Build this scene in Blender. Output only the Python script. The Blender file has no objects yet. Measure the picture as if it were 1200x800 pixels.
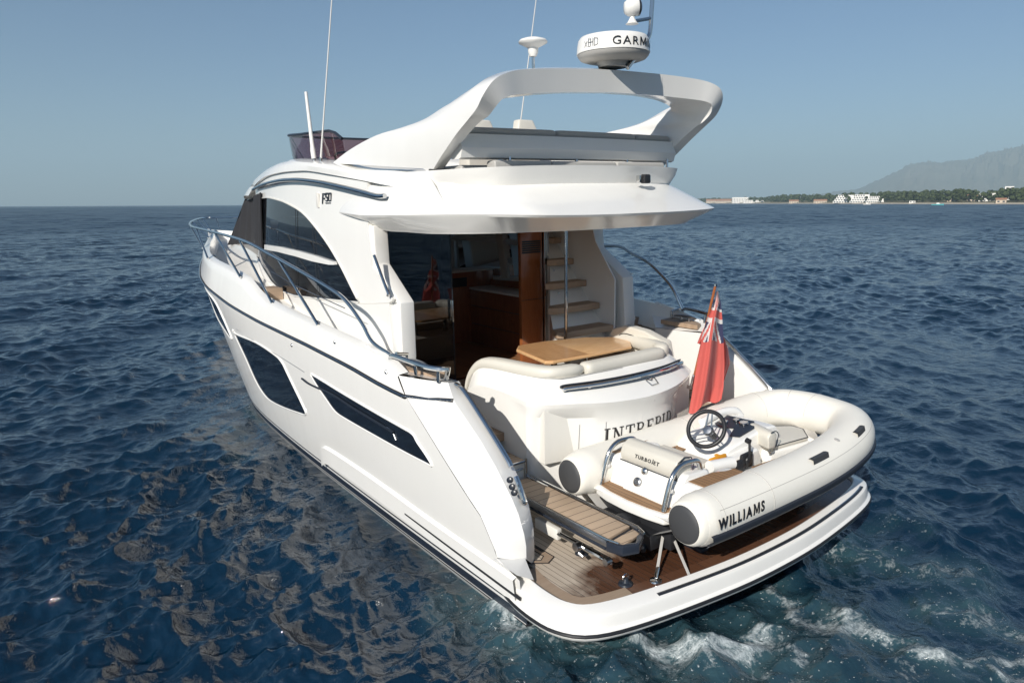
import bpy, bmesh, math, random
import numpy as np
from math import sin, cos, radians, pi, atan, atan2, sqrt, hypot
from mathutils import Vector, Matrix
from mathutils.geometry import delaunay_2d_cdt
random.seed(4); RNG = np.random.default_rng(4)
SC = bpy.context.scene
COL = SC.collection

# ------------------------------------------------------------------ camera, sky, sun, exposure
F_PX, YAW, HOR, ROLL = 842.0, radians(36.4), 238.5, atan(-0.005)
CAM = np.array([-5.0, -3.9, 3.25])
_p = atan((400 - HOR) / F_PX)
_fh = np.array([sin(YAW), cos(YAW), 0]); _r = np.array([cos(YAW), -sin(YAW), 0]); _u = np.array([0, 0, 1.0])
CF = _fh * cos(_p) - _u * sin(_p); _U = _u * cos(_p) + _fh * sin(_p)
CR = cos(ROLL) * _r + sin(ROLL) * _U; CU = -sin(ROLL) * _r + cos(ROLL) * _U
cam_d = bpy.data.cameras.new('camera'); cam = bpy.data.objects.new('camera', cam_d); COL.objects.link(cam)
cam.matrix_world = Matrix(((CR[0], CU[0], -CF[0], CAM[0]), (CR[1], CU[1], -CF[1], CAM[1]), (CR[2], CU[2], -CF[2], CAM[2]), (0, 0, 0, 1)))
cam_d.sensor_width = 36; cam_d.lens = F_PX / 1200 * 36; cam_d.clip_start = 0.1; cam_d.clip_end = 60000
SC.camera = cam

SUN_EL, SUN_DIR = radians(31), np.array([-0.895, -0.446])     # direction TO the sun, horizontal part
W = bpy.data.worlds.new('World'); SC.world = W; W.use_nodes = True
nt = W.node_tree; nt.nodes.clear()
sky = nt.nodes.new('ShaderNodeTexSky'); sky.sky_type = 'NISHITA'; sky.sun_disc = False
sky.sun_elevation = SUN_EL; sky.sun_rotation = atan2(SUN_DIR[0], SUN_DIR[1])
sky.air_density = 1.0; sky.dust_density = 0.4; sky.ozone_density = 5.0; sky.altitude = 0
bg = nt.nodes.new('ShaderNodeBackground'); bg.inputs['Strength'].default_value = 0.058
wo = nt.nodes.new('ShaderNodeOutputWorld')
nt.links.new(sky.outputs[0], bg.inputs[0]); nt.links.new(bg.outputs[0], wo.inputs[0])
sl = bpy.data.lights.new('sun', 'SUN'); sl.energy = 4.4; sl.angle = radians(0.55); sl.color = (1.0, 0.945, 0.86)
so = bpy.data.objects.new('sun', sl); COL.objects.link(so)
_sd = Vector((SUN_DIR[0] * cos(SUN_EL), SUN_DIR[1] * cos(SUN_EL), sin(SUN_EL)))
so.rotation_euler = _sd.to_track_quat('Z', 'Y').to_euler(); so.location = (-30, -20, 30)
SC.view_settings.view_transform = 'Standard'; SC.view_settings.look = 'None'
SC.view_settings.exposure = 0.48; SC.view_settings.gamma = 1.0
HAZE = 1.55e-4
SC.cycles.volume_bounces = 0
SC.cycles.max_bounces = 8; SC.cycles.diffuse_bounces = 6; SC.cycles.glossy_bounces = 4; SC.cycles.transparent_max_bounces = 12
SC.cycles.use_denoising = True; SC.cycles.caustics_reflective = False; SC.cycles.caustics_refractive = False

# ------------------------------------------------------------------ boat frame (heeled 1 degree to port) and measuring rays
HEEL = 0.018
ch, sh = cos(HEEL), sin(HEEL)
def tob(v): return np.array([v[0] * ch + v[2] * sh, v[1], -v[0] * sh + v[2] * ch])
def tow(v): return np.array([v[0] * ch - v[2] * sh, v[1], v[0] * sh + v[2] * ch])
CP = tob(CAM)
def ray(x, y): return tob(CF + CR * (x - 600) / F_PX + CU * (400 - y) / F_PX)
def P(x, y, X=None, Y=None, Z=None):
    """point of the boat seen along a measured sight line, at a known breadth, length or height"""
    d = ray(x, y)
    for a, v in ((0, X), (1, Y), (2, Z)):
        if v is not None: return CP + d * (v - CP[a]) / d[a]
def PS(x, y, fun, x0=-1.7, n=12):
    """same, on a side surface X = -fun(Y, Z)"""
    X = x0
    for _ in range(n):
        p = P(x, y, X=X); X = -fun(p[1], p[2])
    return P(x, y, X=X)
def itp(v, pts):
    xs, ys = zip(*pts); return float(np.interp(v, xs, ys))
def cri(v, pts):
    """smooth (monotone cubic) interpolation"""
    xs = [p[0] for p in pts]; ys = [p[1] for p in pts]
    if v <= xs[0]: return ys[0]
    if v >= xs[-1]: return ys[-1]
    i = int(np.searchsorted(xs, v)) - 1; i = max(0, min(i, len(xs) - 2))
    def sl(k):
        if k <= 0: return (ys[1] - ys[0]) / (xs[1] - xs[0])
        if k >= len(xs) - 1: return (ys[-1] - ys[-2]) / (xs[-1] - xs[-2])
        a = (ys[k] - ys[k-1]) / (xs[k] - xs[k-1]); b = (ys[k+1] - ys[k]) / (xs[k+1] - xs[k])
        return 0 if a * b <= 0 else 2 * a * b / (a + b)
    h = xs[i+1] - xs[i]; t = (v - xs[i]) / h; a = sl(i) * h; b = sl(i+1) * h
    return (2*t**3-3*t*t+1)*ys[i] + (t**3-2*t*t+t)*a + (-2*t**3+3*t*t)*ys[i+1] + (t**3-t*t)*b

# ------------------------------------------------------------------ mesh helpers
BASE = {}
def merge(*parts):
    V, F = [], []
    for v, f in parts:
        o = len(V); V += [tuple(map(float, p)) for p in v]; F += [tuple(i + o for i in q) for q in f]
    return V, F
def grid(rows, cu=False, cv=False):
    n, m = len(rows), len(rows[0]); V = [tuple(p) for r in rows for p in r]; F = []
    for i in range(n if cv else n - 1):
        for j in range(m if cu else m - 1):
            a = i * m + j; b = i * m + (j + 1) % m; c = ((i + 1) % n) * m + (j + 1) % m; d = ((i + 1) % n) * m + j
            F.append((a, b, c, d))
    return V, F
def cr(pts, n=6, closed=False):
    """Catmull-Rom curve through points"""
    p = [np.array(q, float) for q in pts]; N = len(p); out = []
    for i in range(N if closed else N - 1):
        p1, p2 = p[i], p[(i + 1) % N]
        p0 = p[i - 1] if (closed or i > 0) else 2 * p1 - p2
        p3 = p[(i + 2) % N] if (closed or i < N - 2) else 2 * p2 - p1
        for k in range(n):
            t = k / n
            out.append(0.5 * ((2*p1) + (-p0+p2)*t + (2*p0-5*p1+4*p2-p3)*t*t + (-p0+3*p1-3*p2+p3)*t**3))
    if not closed: out.append(p[-1])
    return out
def tube(path, r, n=10, closed=False, caps=True, flat=None):
    p = [np.array(q, float) for q in path]; N = len(p); rows = []; ref = None
    for i in range(N):
        a = p[i - 1] if (i > 0 or closed) else p[i]; b = p[(i + 1) % N] if (i < N - 1 or closed) else p[i]
        t = b - a; t = t / (np.linalg.norm(t) + 1e-12)
        if ref is None:
            ref = np.array([0, 0, 1.0]) if abs(t[2]) < .9 else np.array([1.0, 0, 0])
        u = ref - t * (ref @ t); u /= np.linalg.norm(u) + 1e-12; ref = u; w = np.cross(t, u)
        rr = r[i] if hasattr(r, '__len__') else r
        fu = flat if flat else 1.0
        rows.append([p[i] + rr * (u * fu * cos(2*pi*k/n) + w * sin(2*pi*k/n)) for k in range(n)])
    V, F = grid(rows, cu=True, cv=closed)
    if caps and not closed:
        F = F + [tuple(range(n))[::-1], tuple(range((N-1)*n, N*n))]
    return V, F
def bar(a, b, r, n=10): return tube([a, b], r, n)
def box(x0, x1, y0, y1, z0, z1):
    V = [(x0,y0,z0),(x1,y0,z0),(x1,y1,z0),(x0,y1,z0),(x0,y0,z1),(x1,y0,z1),(x1,y1,z1),(x0,y1,z1)]
    return V, [(0,3,2,1),(4,5,6,7),(0,1,5,4),(1,2,6,5),(2,3,7,6),(3,0,4,7)]
def prism(pts, vec):
    """flat outline (3D points) given a thickness"""
    n = len(pts); v = np.array(vec, float)
    V = [tuple(map(float, p)) for p in pts] + [tuple(np.array(p, float) + v) for p in pts]
    F = [tuple(range(n)), tuple(range(2*n-1, n-1, -1))] + [(i, n + i, n + (i+1) % n, (i+1) % n) for i in range(n)]
    return V, F
def slab(pts2, z0, z1): return prism([(x, y, z0) for x, y in pts2], (0, 0, z1 - z0))
def lathe(prof, c, axis=(0,0,1), n=28, capb=True, capt=True):
    ax = np.array(axis, float); ax /= np.linalg.norm(ax); u = np.array([1.0,0,0]) if abs(ax[0]) < .9 else np.array([0,1.0,0])
    u = u - ax * (u @ ax); u /= np.linalg.norm(u); w = np.cross(ax, u); c = np.array(c, float)
    rows = [[c + ax*z + r*(u*cos(2*pi*k/n) + w*sin(2*pi*k/n)) for k in range(n)] for r, z in prof]
    V, F = grid(rows, cu=True)
    if capb: F.append(tuple(range(n))[::-1])
    if capt: F.append(tuple(range((len(prof)-1)*n, len(prof)*n)))
    return V, F
def mir(m): 
    V, F = m; return [(-v[0], v[1], v[2]) for v in V], [tuple(reversed(f)) for f in F]
def both(m): return merge(m, mir(m))
def inside(x, y, poly):
    c = False; j = len(poly) - 1
    for i in range(len(poly)):
        xi, yi = poly[i]; xj, yj = poly[j]
        if (yi > y) != (yj > y) and x < (xj - xi) * (y - yi) / (yj - yi) + xi: c = not c
        j = i
    return c
def dens(poly, s):
    out = []
    for i in range(len(poly)):
        a = np.array(poly[i]); b = np.array(poly[(i+1) % len(poly)]); k = max(1, int(np.linalg.norm(b - a) / s))
        out += [tuple(a + (b - a) * t / k) for t in range(k)]
    return out
def fill(outline, fun, s=0.12, holes=(), thick=None, flip=False):
    """flat outline with holes, filled with a regular mesh and bent onto a surface fun(u, v); thick gives it a back"""
    o = dens(outline, s); hs = [dens(h, s) for h in holes]
    pts = [Vector(p) for p in o]; edges = [(i, (i+1) % len(o)) for i in range(len(o))]
    for h in hs:
        k = len(pts); pts += [Vector(p) for p in h]; edges += [(k + i, k + (i+1) % len(h)) for i in range(len(h))]
    bpts = np.array([tuple(p) for p in pts])
    xs = [p[0] for p in o]; ys = [p[1] for p in o]
    for x in np.arange(min(xs) + s/2, max(xs), s):
        for y in np.arange(min(ys) + s/2, max(ys), s):
            if inside(x, y, o) and not any(inside(x, y, h) for h in hs) and np.min(np.hypot(bpts[:,0]-x, bpts[:,1]-y)) > s * .45:
                pts.append(Vector((x, y)))
    v2, _, f2, _, _, _ = delaunay_2d_cdt(pts, edges, [], 0, 1e-5)
    F = []
    for f in f2:
        cx = sum(v2[i][0] for i in f) / len(f); cy = sum(v2[i][1] for i in f) / len(f)
        if inside(cx, cy, o) and not any(inside(cx, cy, h) for h in hs): F.append(tuple(f))
    V = [tuple(fun(p[0], p[1])) for p in v2]
    if flip: F = [tuple(reversed(f)) for f in F]
    if thick is not None:
        n = len(V); ec = {}
        for f in F:
            for i in range(len(f)):
                e = (f[i], f[(i+1) % len(f)]); ec[e] = 1
        V = V + [tuple(np.array(v) + np.array(thick)) for v in V]
        F2 = [tuple(i + n for i in reversed(f)) for f in F]
        sd = [(a, a + n, b + n, b)[::-1] for (a, b) in ec if (b, a) not in ec]
        F = F + F2 + [tuple(q) for q in sd]
    return V, F

def make(name, m, mat, parent=None, smooth=True, ang=32, bev=0, seg=2, label=None, fix=True):
    V, F = m
    b = BASE.get(parent.name, (0,0,0)) if parent else (0,0,0)
    me = bpy.data.meshes.new(name)
    me.from_pydata([(v[0]-b[0], v[1]-b[1], v[2]-b[2]) for v in V], [], F)
    me.validate(); 
    if fix or bev:
        bm = bmesh.new(); bm.from_mesh(me)
        bmesh.ops.remove_doubles(bm, verts=bm.verts, dist=1e-5)
        if fix: bmesh.ops.recalc_face_normals(bm, faces=bm.faces)
        if bev:
            es = [e for e in bm.edges if len(e.link_faces) == 2 and e.calc_face_angle(0) > radians(28)]
            bmesh.ops.bevel(bm, geom=es, offset=bev, segments=seg, affect='EDGES', profile=0.6, clamp_overlap=True)
        bm.to_mesh(me); bm.free()
    if smooth:
        for p in me.polygons: p.use_smooth = True
        try: me.set_sharp_from_angle(angle=radians(ang))
        except Exception: pass
    ms = mat if isinstance(mat, (list, tuple)) else [mat]
    for q in ms: me.materials.append(q)
    o = bpy.data.objects.new(name, me); COL.objects.link(o)
    if parent: o.parent = parent; BASE[o.name] = b
    if label: o['label'] = label
    return o
def pair(name, m, mat, parent=None, **k):
    a = make(name, m, mat, parent, **k); b = make(name, mir(m), mat, parent, **k); return a, b
def thing(name, label, cat, base=(0,0,0), group=None, world=False):
    o = bpy.data.objects.new(name, None); COL.objects.link(o); o.empty_display_size = 0.3
    if world: o.location = base
    else: o.location = tow(base); o.rotation_euler = (0, -HEEL, 0)
    BASE[o.name] = tuple(base); o['label'] = label; o['category'] = cat
    if group: o['group'] = group
    return o
def tag(o, label, cat, group=None):
    o['label'] = label; o['category'] = cat
    if group: o['group'] = group
    return o
def glyph(s, size, shear=0, bold=0):
    """letters as flat outlines in the XY plane, lower left corner at 0, 0"""
    c = bpy.data.curves.new('t', 'FONT'); c.body = s; c.size = size; c.shear = shear; c.offset = bold
    c.resolution_u = 3
    o = bpy.data.objects.new('t', c); COL.objects.link(o)
    dg = bpy.context.evaluated_depsgraph_get(); dg.update()
    me = bpy.data.meshes.new_from_object(o.evaluated_get(dg))
    bm = bmesh.new(); bm.from_mesh(me)
    if s == 'M':
        bm.clear(); H = size * .70 + 2 * bold; w = size * .105 + 1.6 * bold; Wd = size * .74 + bold
        pts = [(0, 0), (0, H), (w * 1.15, H), (Wd / 2, H * .42), (Wd - w * 1.15, H), (Wd, H), (Wd, 0), (Wd - w, 0), (Wd - w, H * .66), (Wd / 2 + w * .45, H * .12), (Wd / 2 - w * .45, H * .12), (w, H * .66), (w, 0)]
        bm.faces.new([bm.verts.new((x + shear * y, y, 0)) for x, y in pts])
    bmesh.ops.triangulate(bm, faces=bm.faces)
    ext = [(min(v.co[a] for v in bm.verts), max(v.co[a] for v in bm.verts)) for a in (0, 1)]
    for a, no in ((1, (0, 1, 0)), (0, (1, 0, 0))):
        k = max(2, int((ext[a][1] - ext[a][0]) / (size * .14)))
        for q in range(1, k):
            co = [0, 0, 0]; co[a] = ext[a][0] + (ext[a][1] - ext[a][0]) * q / k + 1.3e-4
            bmesh.ops.bisect_plane(bm, geom=bm.verts[:] + bm.edges[:] + bm.faces[:], plane_co=co, plane_no=no)
    bm.to_mesh(me); bm.free()
    V = [tuple(v.co) for v in me.vertices]; F = [tuple(p.vertices) for p in me.polygons]
    bpy.data.objects.remove(o); bpy.data.curves.remove(c); bpy.data.meshes.remove(me)
    y0 = min(v[1] for v in V); x0 = min(v[0] - shear * (v[1] - y0) for v in V)
    return [(v[0]-x0, v[1]-y0, 0) for v in V], F
def text_mesh(s, size, shear=0, bold=0, space=1.0):
    parts = []; x = 0
    for ch_ in s:
        V, F = glyph(ch_, size, shear, bold); parts.append(([(v[0] + x, v[1], 0) for v in V], F))
        x += max(v[0] - shear * v[1] for v in V) + size * .14 * space
    return merge(*parts)
def width(m): return max(v[0] for v in m[0]) - min(v[0] for v in m[0])
def lay(m, fun): return [tuple(fun(v[0], v[1])) for v in m[0]], m[1]

# ------------------------------------------------------------------ materials
class N:
    def __init__(s, name):
        s.m = bpy.data.materials.new(name); s.m.use_nodes = True; s.t = s.m.node_tree
        s.b = s.t.nodes['Principled BSDF']; s.out = s.t.nodes['Material Output']
    def n(s, typ, **k):
        x = s.t.nodes.new('ShaderNode' + typ)
        for a, v in k.items(): setattr(x, a, v)
        return x
    def l(s, a, b): s.t.links.new(a, b)
    def set(s, sock, v):
        if hasattr(v, 'is_output') or hasattr(v, 'links'): s.l(v, sock)
        else: sock.default_value = v
    def math(s, op, a, b=0.5, c=None, clamp=False):
        x = s.n('Math', operation=op, use_clamp=clamp); s.set(x.inputs[0], a); s.set(x.inputs[1], b)
        if c is not None: s.set(x.inputs[2], c)
        return x.outputs[0]
    def mix(s, f, a, b):
        x = s.n('Mix', data_type='RGBA'); s.set(x.inputs[0], f); s.set(x.inputs[6], a); s.set(x.inputs[7], b); return x.outputs[2]
    def coord(s): return s.n('TexCoord').outputs['Object']
    def noise(s, vec, scale, det=3, rough=.55, dist=0):
        x = s.n('TexNoise'); s.l(vec, x.inputs['Vector']); x.inputs['Scale'].default_value = scale; x.inputs['Detail'].default_value = det
        x.inputs['Roughness'].default_value = rough; x.inputs['Distortion'].default_value = dist; return x.outputs['Fac']
    def scale(s, vec, sc, loc=(0,0,0)):
        x = s.n('Mapping'); s.l(vec, x.inputs[0]); x.inputs['Scale'].default_value = sc; x.inputs['Location'].default_value = loc; return x.outputs[0]
    def ramp(s, v, a, b):
        x = s.n('MapRange'); s.l(v, x.inputs[0]); x.inputs[1].default_value = a; x.inputs[2].default_value = b; x.clamp = True; return x.outputs[0]
    def bump(s, h, st, d=0.02):
        x = s.n('Bump'); x.inputs['Strength'].default_value = st; x.inputs['Distance'].default_value = d; s.l(h, x.inputs['Height']); s.l(x.outputs[0], s.b.inputs['Normal'])
    def p(s, **k):
        for a, v in k.items(): s.set(s.b.inputs[a.replace('_', ' ')], v)
        return s
def C4(c): return (c[0], c[1], c[2], 1)
def plain(name, c, rough=.4, metal=0, var=.06, nscale=3, spec=.5, coat=0, bump=0, bscale=60, sheen=0):
    k = N(name); co = k.coord(); f = k.noise(co, nscale, 4)
    a = tuple(x * (1 - var) for x in c); b = tuple(min(1, x * (1 + var)) for x in c)
    k.p(Base_Color=k.mix(f, C4(a), C4(b)), Metallic=metal, Specular_IOR_Level=spec, Coat_Weight=coat, Sheen_Weight=sheen)
    k.p(Roughness=k.math('ADD', rough - .04, k.math('MULTIPLY', k.noise(co, nscale * 4, 3), .08)))
    if bump: k.bump(k.noise(co, bscale, 3), bump, .01)
    return k.m
def gelcoat(name, c=(.83, .82, .79)):
    k = N(name); co = k.coord(); a = k.noise(co, .7, 4); st = k.noise(k.scale(co, (5, 5, .5)), 1.2, 4)
    f = k.math('ADD', k.math('MULTIPLY', a, .5), k.math('MULTIPLY', st, .5))
    k.p(Base_Color=k.mix(f, C4(tuple(x * .93 for x in c)), C4(tuple(min(1, x * 1.03) for x in c))), Roughness=k.math('ADD', .07, k.math('MULTIPLY', st, .14)), Coat_Weight=.25, Coat_Roughness=.06)
    k.bump(k.noise(co, 1.6, 2), .05, .05)
    return k.m
def teak(name, axis='X', w=.055, light=(.36,.25,.165), dark=(.23,.15,.09), caulk=(.03,.026,.022), grey=.0, wet=None, rough=.6, off=0.0, line=.075):
    k = N(name); co = k.coord(); sx = k.n('SeparateXYZ'); k.l(co, sx.inputs[0])
    ax = sx.outputs[axis]; v = k.math('ADD', k.math('DIVIDE', ax, w), off + 100); fr = k.math('FRACT', v); fl = k.math('FLOOR', v)
    wn = k.n('TexWhiteNoise', noise_dimensions='1D'); k.l(fl, wn.inputs['W'])
    sc = (30, 2.2, 30) if axis == 'X' else (2.2, 30, 30)
    g = k.noise(k.scale(co, sc), 1.6, 5, .65, .4); big = k.noise(co, 2.2, 3)
    f = k.math('ADD', k.math('MULTIPLY', g, .55), k.math('ADD', k.math('MULTIPLY', wn.outputs[0], .3), k.math('MULTIPLY', big, .22)), clamp=True)
    col = k.mix(k.ramp(f, .2, .85), C4(dark), C4(light))
    rg = rough
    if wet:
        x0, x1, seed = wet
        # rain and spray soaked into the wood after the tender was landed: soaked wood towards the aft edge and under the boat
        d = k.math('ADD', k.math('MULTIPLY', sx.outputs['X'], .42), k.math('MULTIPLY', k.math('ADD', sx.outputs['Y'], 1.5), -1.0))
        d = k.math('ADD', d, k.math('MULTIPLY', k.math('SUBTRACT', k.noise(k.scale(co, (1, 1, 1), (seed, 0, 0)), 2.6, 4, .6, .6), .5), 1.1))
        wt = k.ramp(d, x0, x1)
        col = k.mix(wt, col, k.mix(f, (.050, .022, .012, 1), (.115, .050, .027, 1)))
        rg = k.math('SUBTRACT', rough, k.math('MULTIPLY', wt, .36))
    if caulk is not None:
        gn = k.n('NewGeometry'); sz = k.n('SeparateXYZ'); k.l(gn.outputs['True Normal'], sz.inputs[0])
        e = k.math('MULTIPLY', k.math('LESS_THAN', fr, line), k.math('GREATER_THAN', sz.outputs['Z'], .5))
        col = k.mix(e, col, C4(caulk))
        k.bump(k.math('SUBTRACT', k.math('MULTIPLY', g, .25), e), .35, .004)
    k.p(Base_Color=col, Roughness=rg)
    return k.m
def wood(name, a, b, rough=.25, sc=(3, 22, 22), coat=.3):
    k = N(name); co = k.coord(); g = k.noise(k.scale(co, sc), 1.5, 6, .6, 1.2)
    k.p(Base_Color=k.mix(k.ramp(g, .3, .7), C4(a), C4(b)), Roughness=rough, Coat_Weight=coat, Coat_Roughness=.1); return k.m
def glass(name, tint, opac, rough=.02, ior=1.5):
    """tinted sheet glass: lets a tinted part of the light through and mirrors the rest at grazing angles"""
    k = N(name); t = k.t
    tr = k.n('BsdfTransparent'); tr.inputs[0].default_value = C4(tint)
    gl = k.n('BsdfGlossy'); gl.inputs['Color'].default_value = (1, 1, 1, 1); gl.inputs['Roughness'].default_value = rough
    fr = k.n('Fresnel'); fr.inputs[0].default_value = ior
    mx = k.n('MixShader'); k.l(k.math('ADD', k.math('MULTIPLY', fr.outputs[0], 1.0), .03, clamp=True), mx.inputs[0]); k.l(tr.outputs[0], mx.inputs[1]); k.l(gl.outputs[0], mx.inputs[2])
    if opac > 0:
        df = k.n('BsdfDiffuse'); df.inputs[0].default_value = (.012, .014, .018, 1)
        m2 = k.n('MixShader'); m2.inputs[0].default_value = opac; k.l(tr.outputs[0], m2.inputs[1]); k.l(df.outputs[0], m2.inputs[2]); k.l(m2.outputs[0], mx.inputs[1])
    k.l(mx.outputs[0], k.out.inputs[0]); return k.m

M = {}
M['gel'] = gelcoat('white_gelcoat')
M['gel2'] = gelcoat('warm_gelcoat', (.77, .75, .70))
M['nonskid'] = plain('nonskid_deck', (.72, .70, .66), .6, bump=.3, bscale=140)
M['black'] = plain('black_rubber', (.016, .017, .02), .45, bump=.1)
M['navy'] = plain('navy_stripe', (.022, .028, .042), .25, var=.12)
M['anti'] = plain('antifouling', (.018, .02, .026), .7, var=.3)
M['steel'] = plain('polished_steel', (.62, .62, .61), .14, metal=1, var=.05)
M['alu'] = plain('brushed_metal', (.42, .43, .45), .3, metal=1)
M['hullglass'] = plain('hull_glass', (.012, .017, .026), .04, var=.3, spec=.6)
M['frame'] = plain('dark_frame', (.02, .025, .035), .3)
M['glass'] = glass('tinted_glass', (.55, .58, .60), .16)
M['portglass'] = glass('shade_darkened_glass', (.25, .27, .30), .60)  # same glass as starboard, the saloon's shade put into its tint and opacity
M['doorglass'] = glass('door_glass', (.34, .36, .38), .30, ior=1.55)
M['canvas'] = plain('black_mesh_cover', (.020, .020, .023), .85, var=.25, nscale=8, bump=.4, bscale=25)
M['vinyl'] = plain('cream_vinyl', (.62, .595, .53), .5, bump=.12, bscale=30)
M['vinylgrey'] = plain('grey_vinyl', (.42, .41, .39), .55, bump=.12, bscale=30)
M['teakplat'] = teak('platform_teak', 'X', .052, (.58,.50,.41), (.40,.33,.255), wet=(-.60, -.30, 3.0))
M['teakstep'] = teak('step_teak', 'Y', .05, (.47,.35,.25), (.32,.22,.145))
M['teakdeck'] = teak('cockpit_teak', 'X', .052, (.34,.23,.15), (.22,.14,.085))
M['teakmargin'] = teak('margin_teak', 'Y', .5, (.40,.31,.23), (.27,.19,.13), line=.0)
M['wetmargin'] = teak('soaked_margin_teak', 'X', .35, (.16,.075,.042), (.085,.038,.022), rough=.22, line=.012)
M['teakgang'] = teak('gangway_teak', 'Y', .098, (.52,.39,.275), (.37,.27,.185), line=.055)
M['teaktend'] = teak('tender_deck', 'X', .045, (.34,.195,.095), (.24,.135,.065), line=.10)
M['varnish'] = wood('varnished_table', (.60,.34,.15), (.78,.50,.26), .3)
M['varnish2'] = wood('varnished_leaf', (.44,.23,.10), (.60,.35,.17), .3, (22, 3, 22))
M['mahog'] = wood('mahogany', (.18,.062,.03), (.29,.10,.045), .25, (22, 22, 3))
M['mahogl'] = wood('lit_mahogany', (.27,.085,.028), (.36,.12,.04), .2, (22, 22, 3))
M['floorwood'] = teak('saloon_floor', 'X', .11, (.32,.16,.075), (.20,.09,.045), line=.02, rough=.3)
M['linen'] = plain('headlining', (.66,.63,.57), .7)
M['white'] = plain('white_plastic', (.78, .77, .74), .35)
M['letter'] = plain('lettering', (.015, .015, .017), .4)
M['hypalon'] = plain('cream_hypalon', (.80, .775, .705), .45, var=.05, nscale=1.5, bump=.1, bscale=20)
M['cone'] = plain('dark_tube_cone', (.05, .052, .056), .6)
M['rubnavy'] = plain('navy_rubbing_strake', (.022, .026, .036), .45)
M['orange'] = plain('safety_orange', (.75, .33, .02), .45, var=.12, nscale=30)
M['red'] = plain('red_mark', (.45, .03, .02), .5)
M['smoke'] = glass('smoked_plum_screen', (.55, .27, .27), .10)

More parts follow.
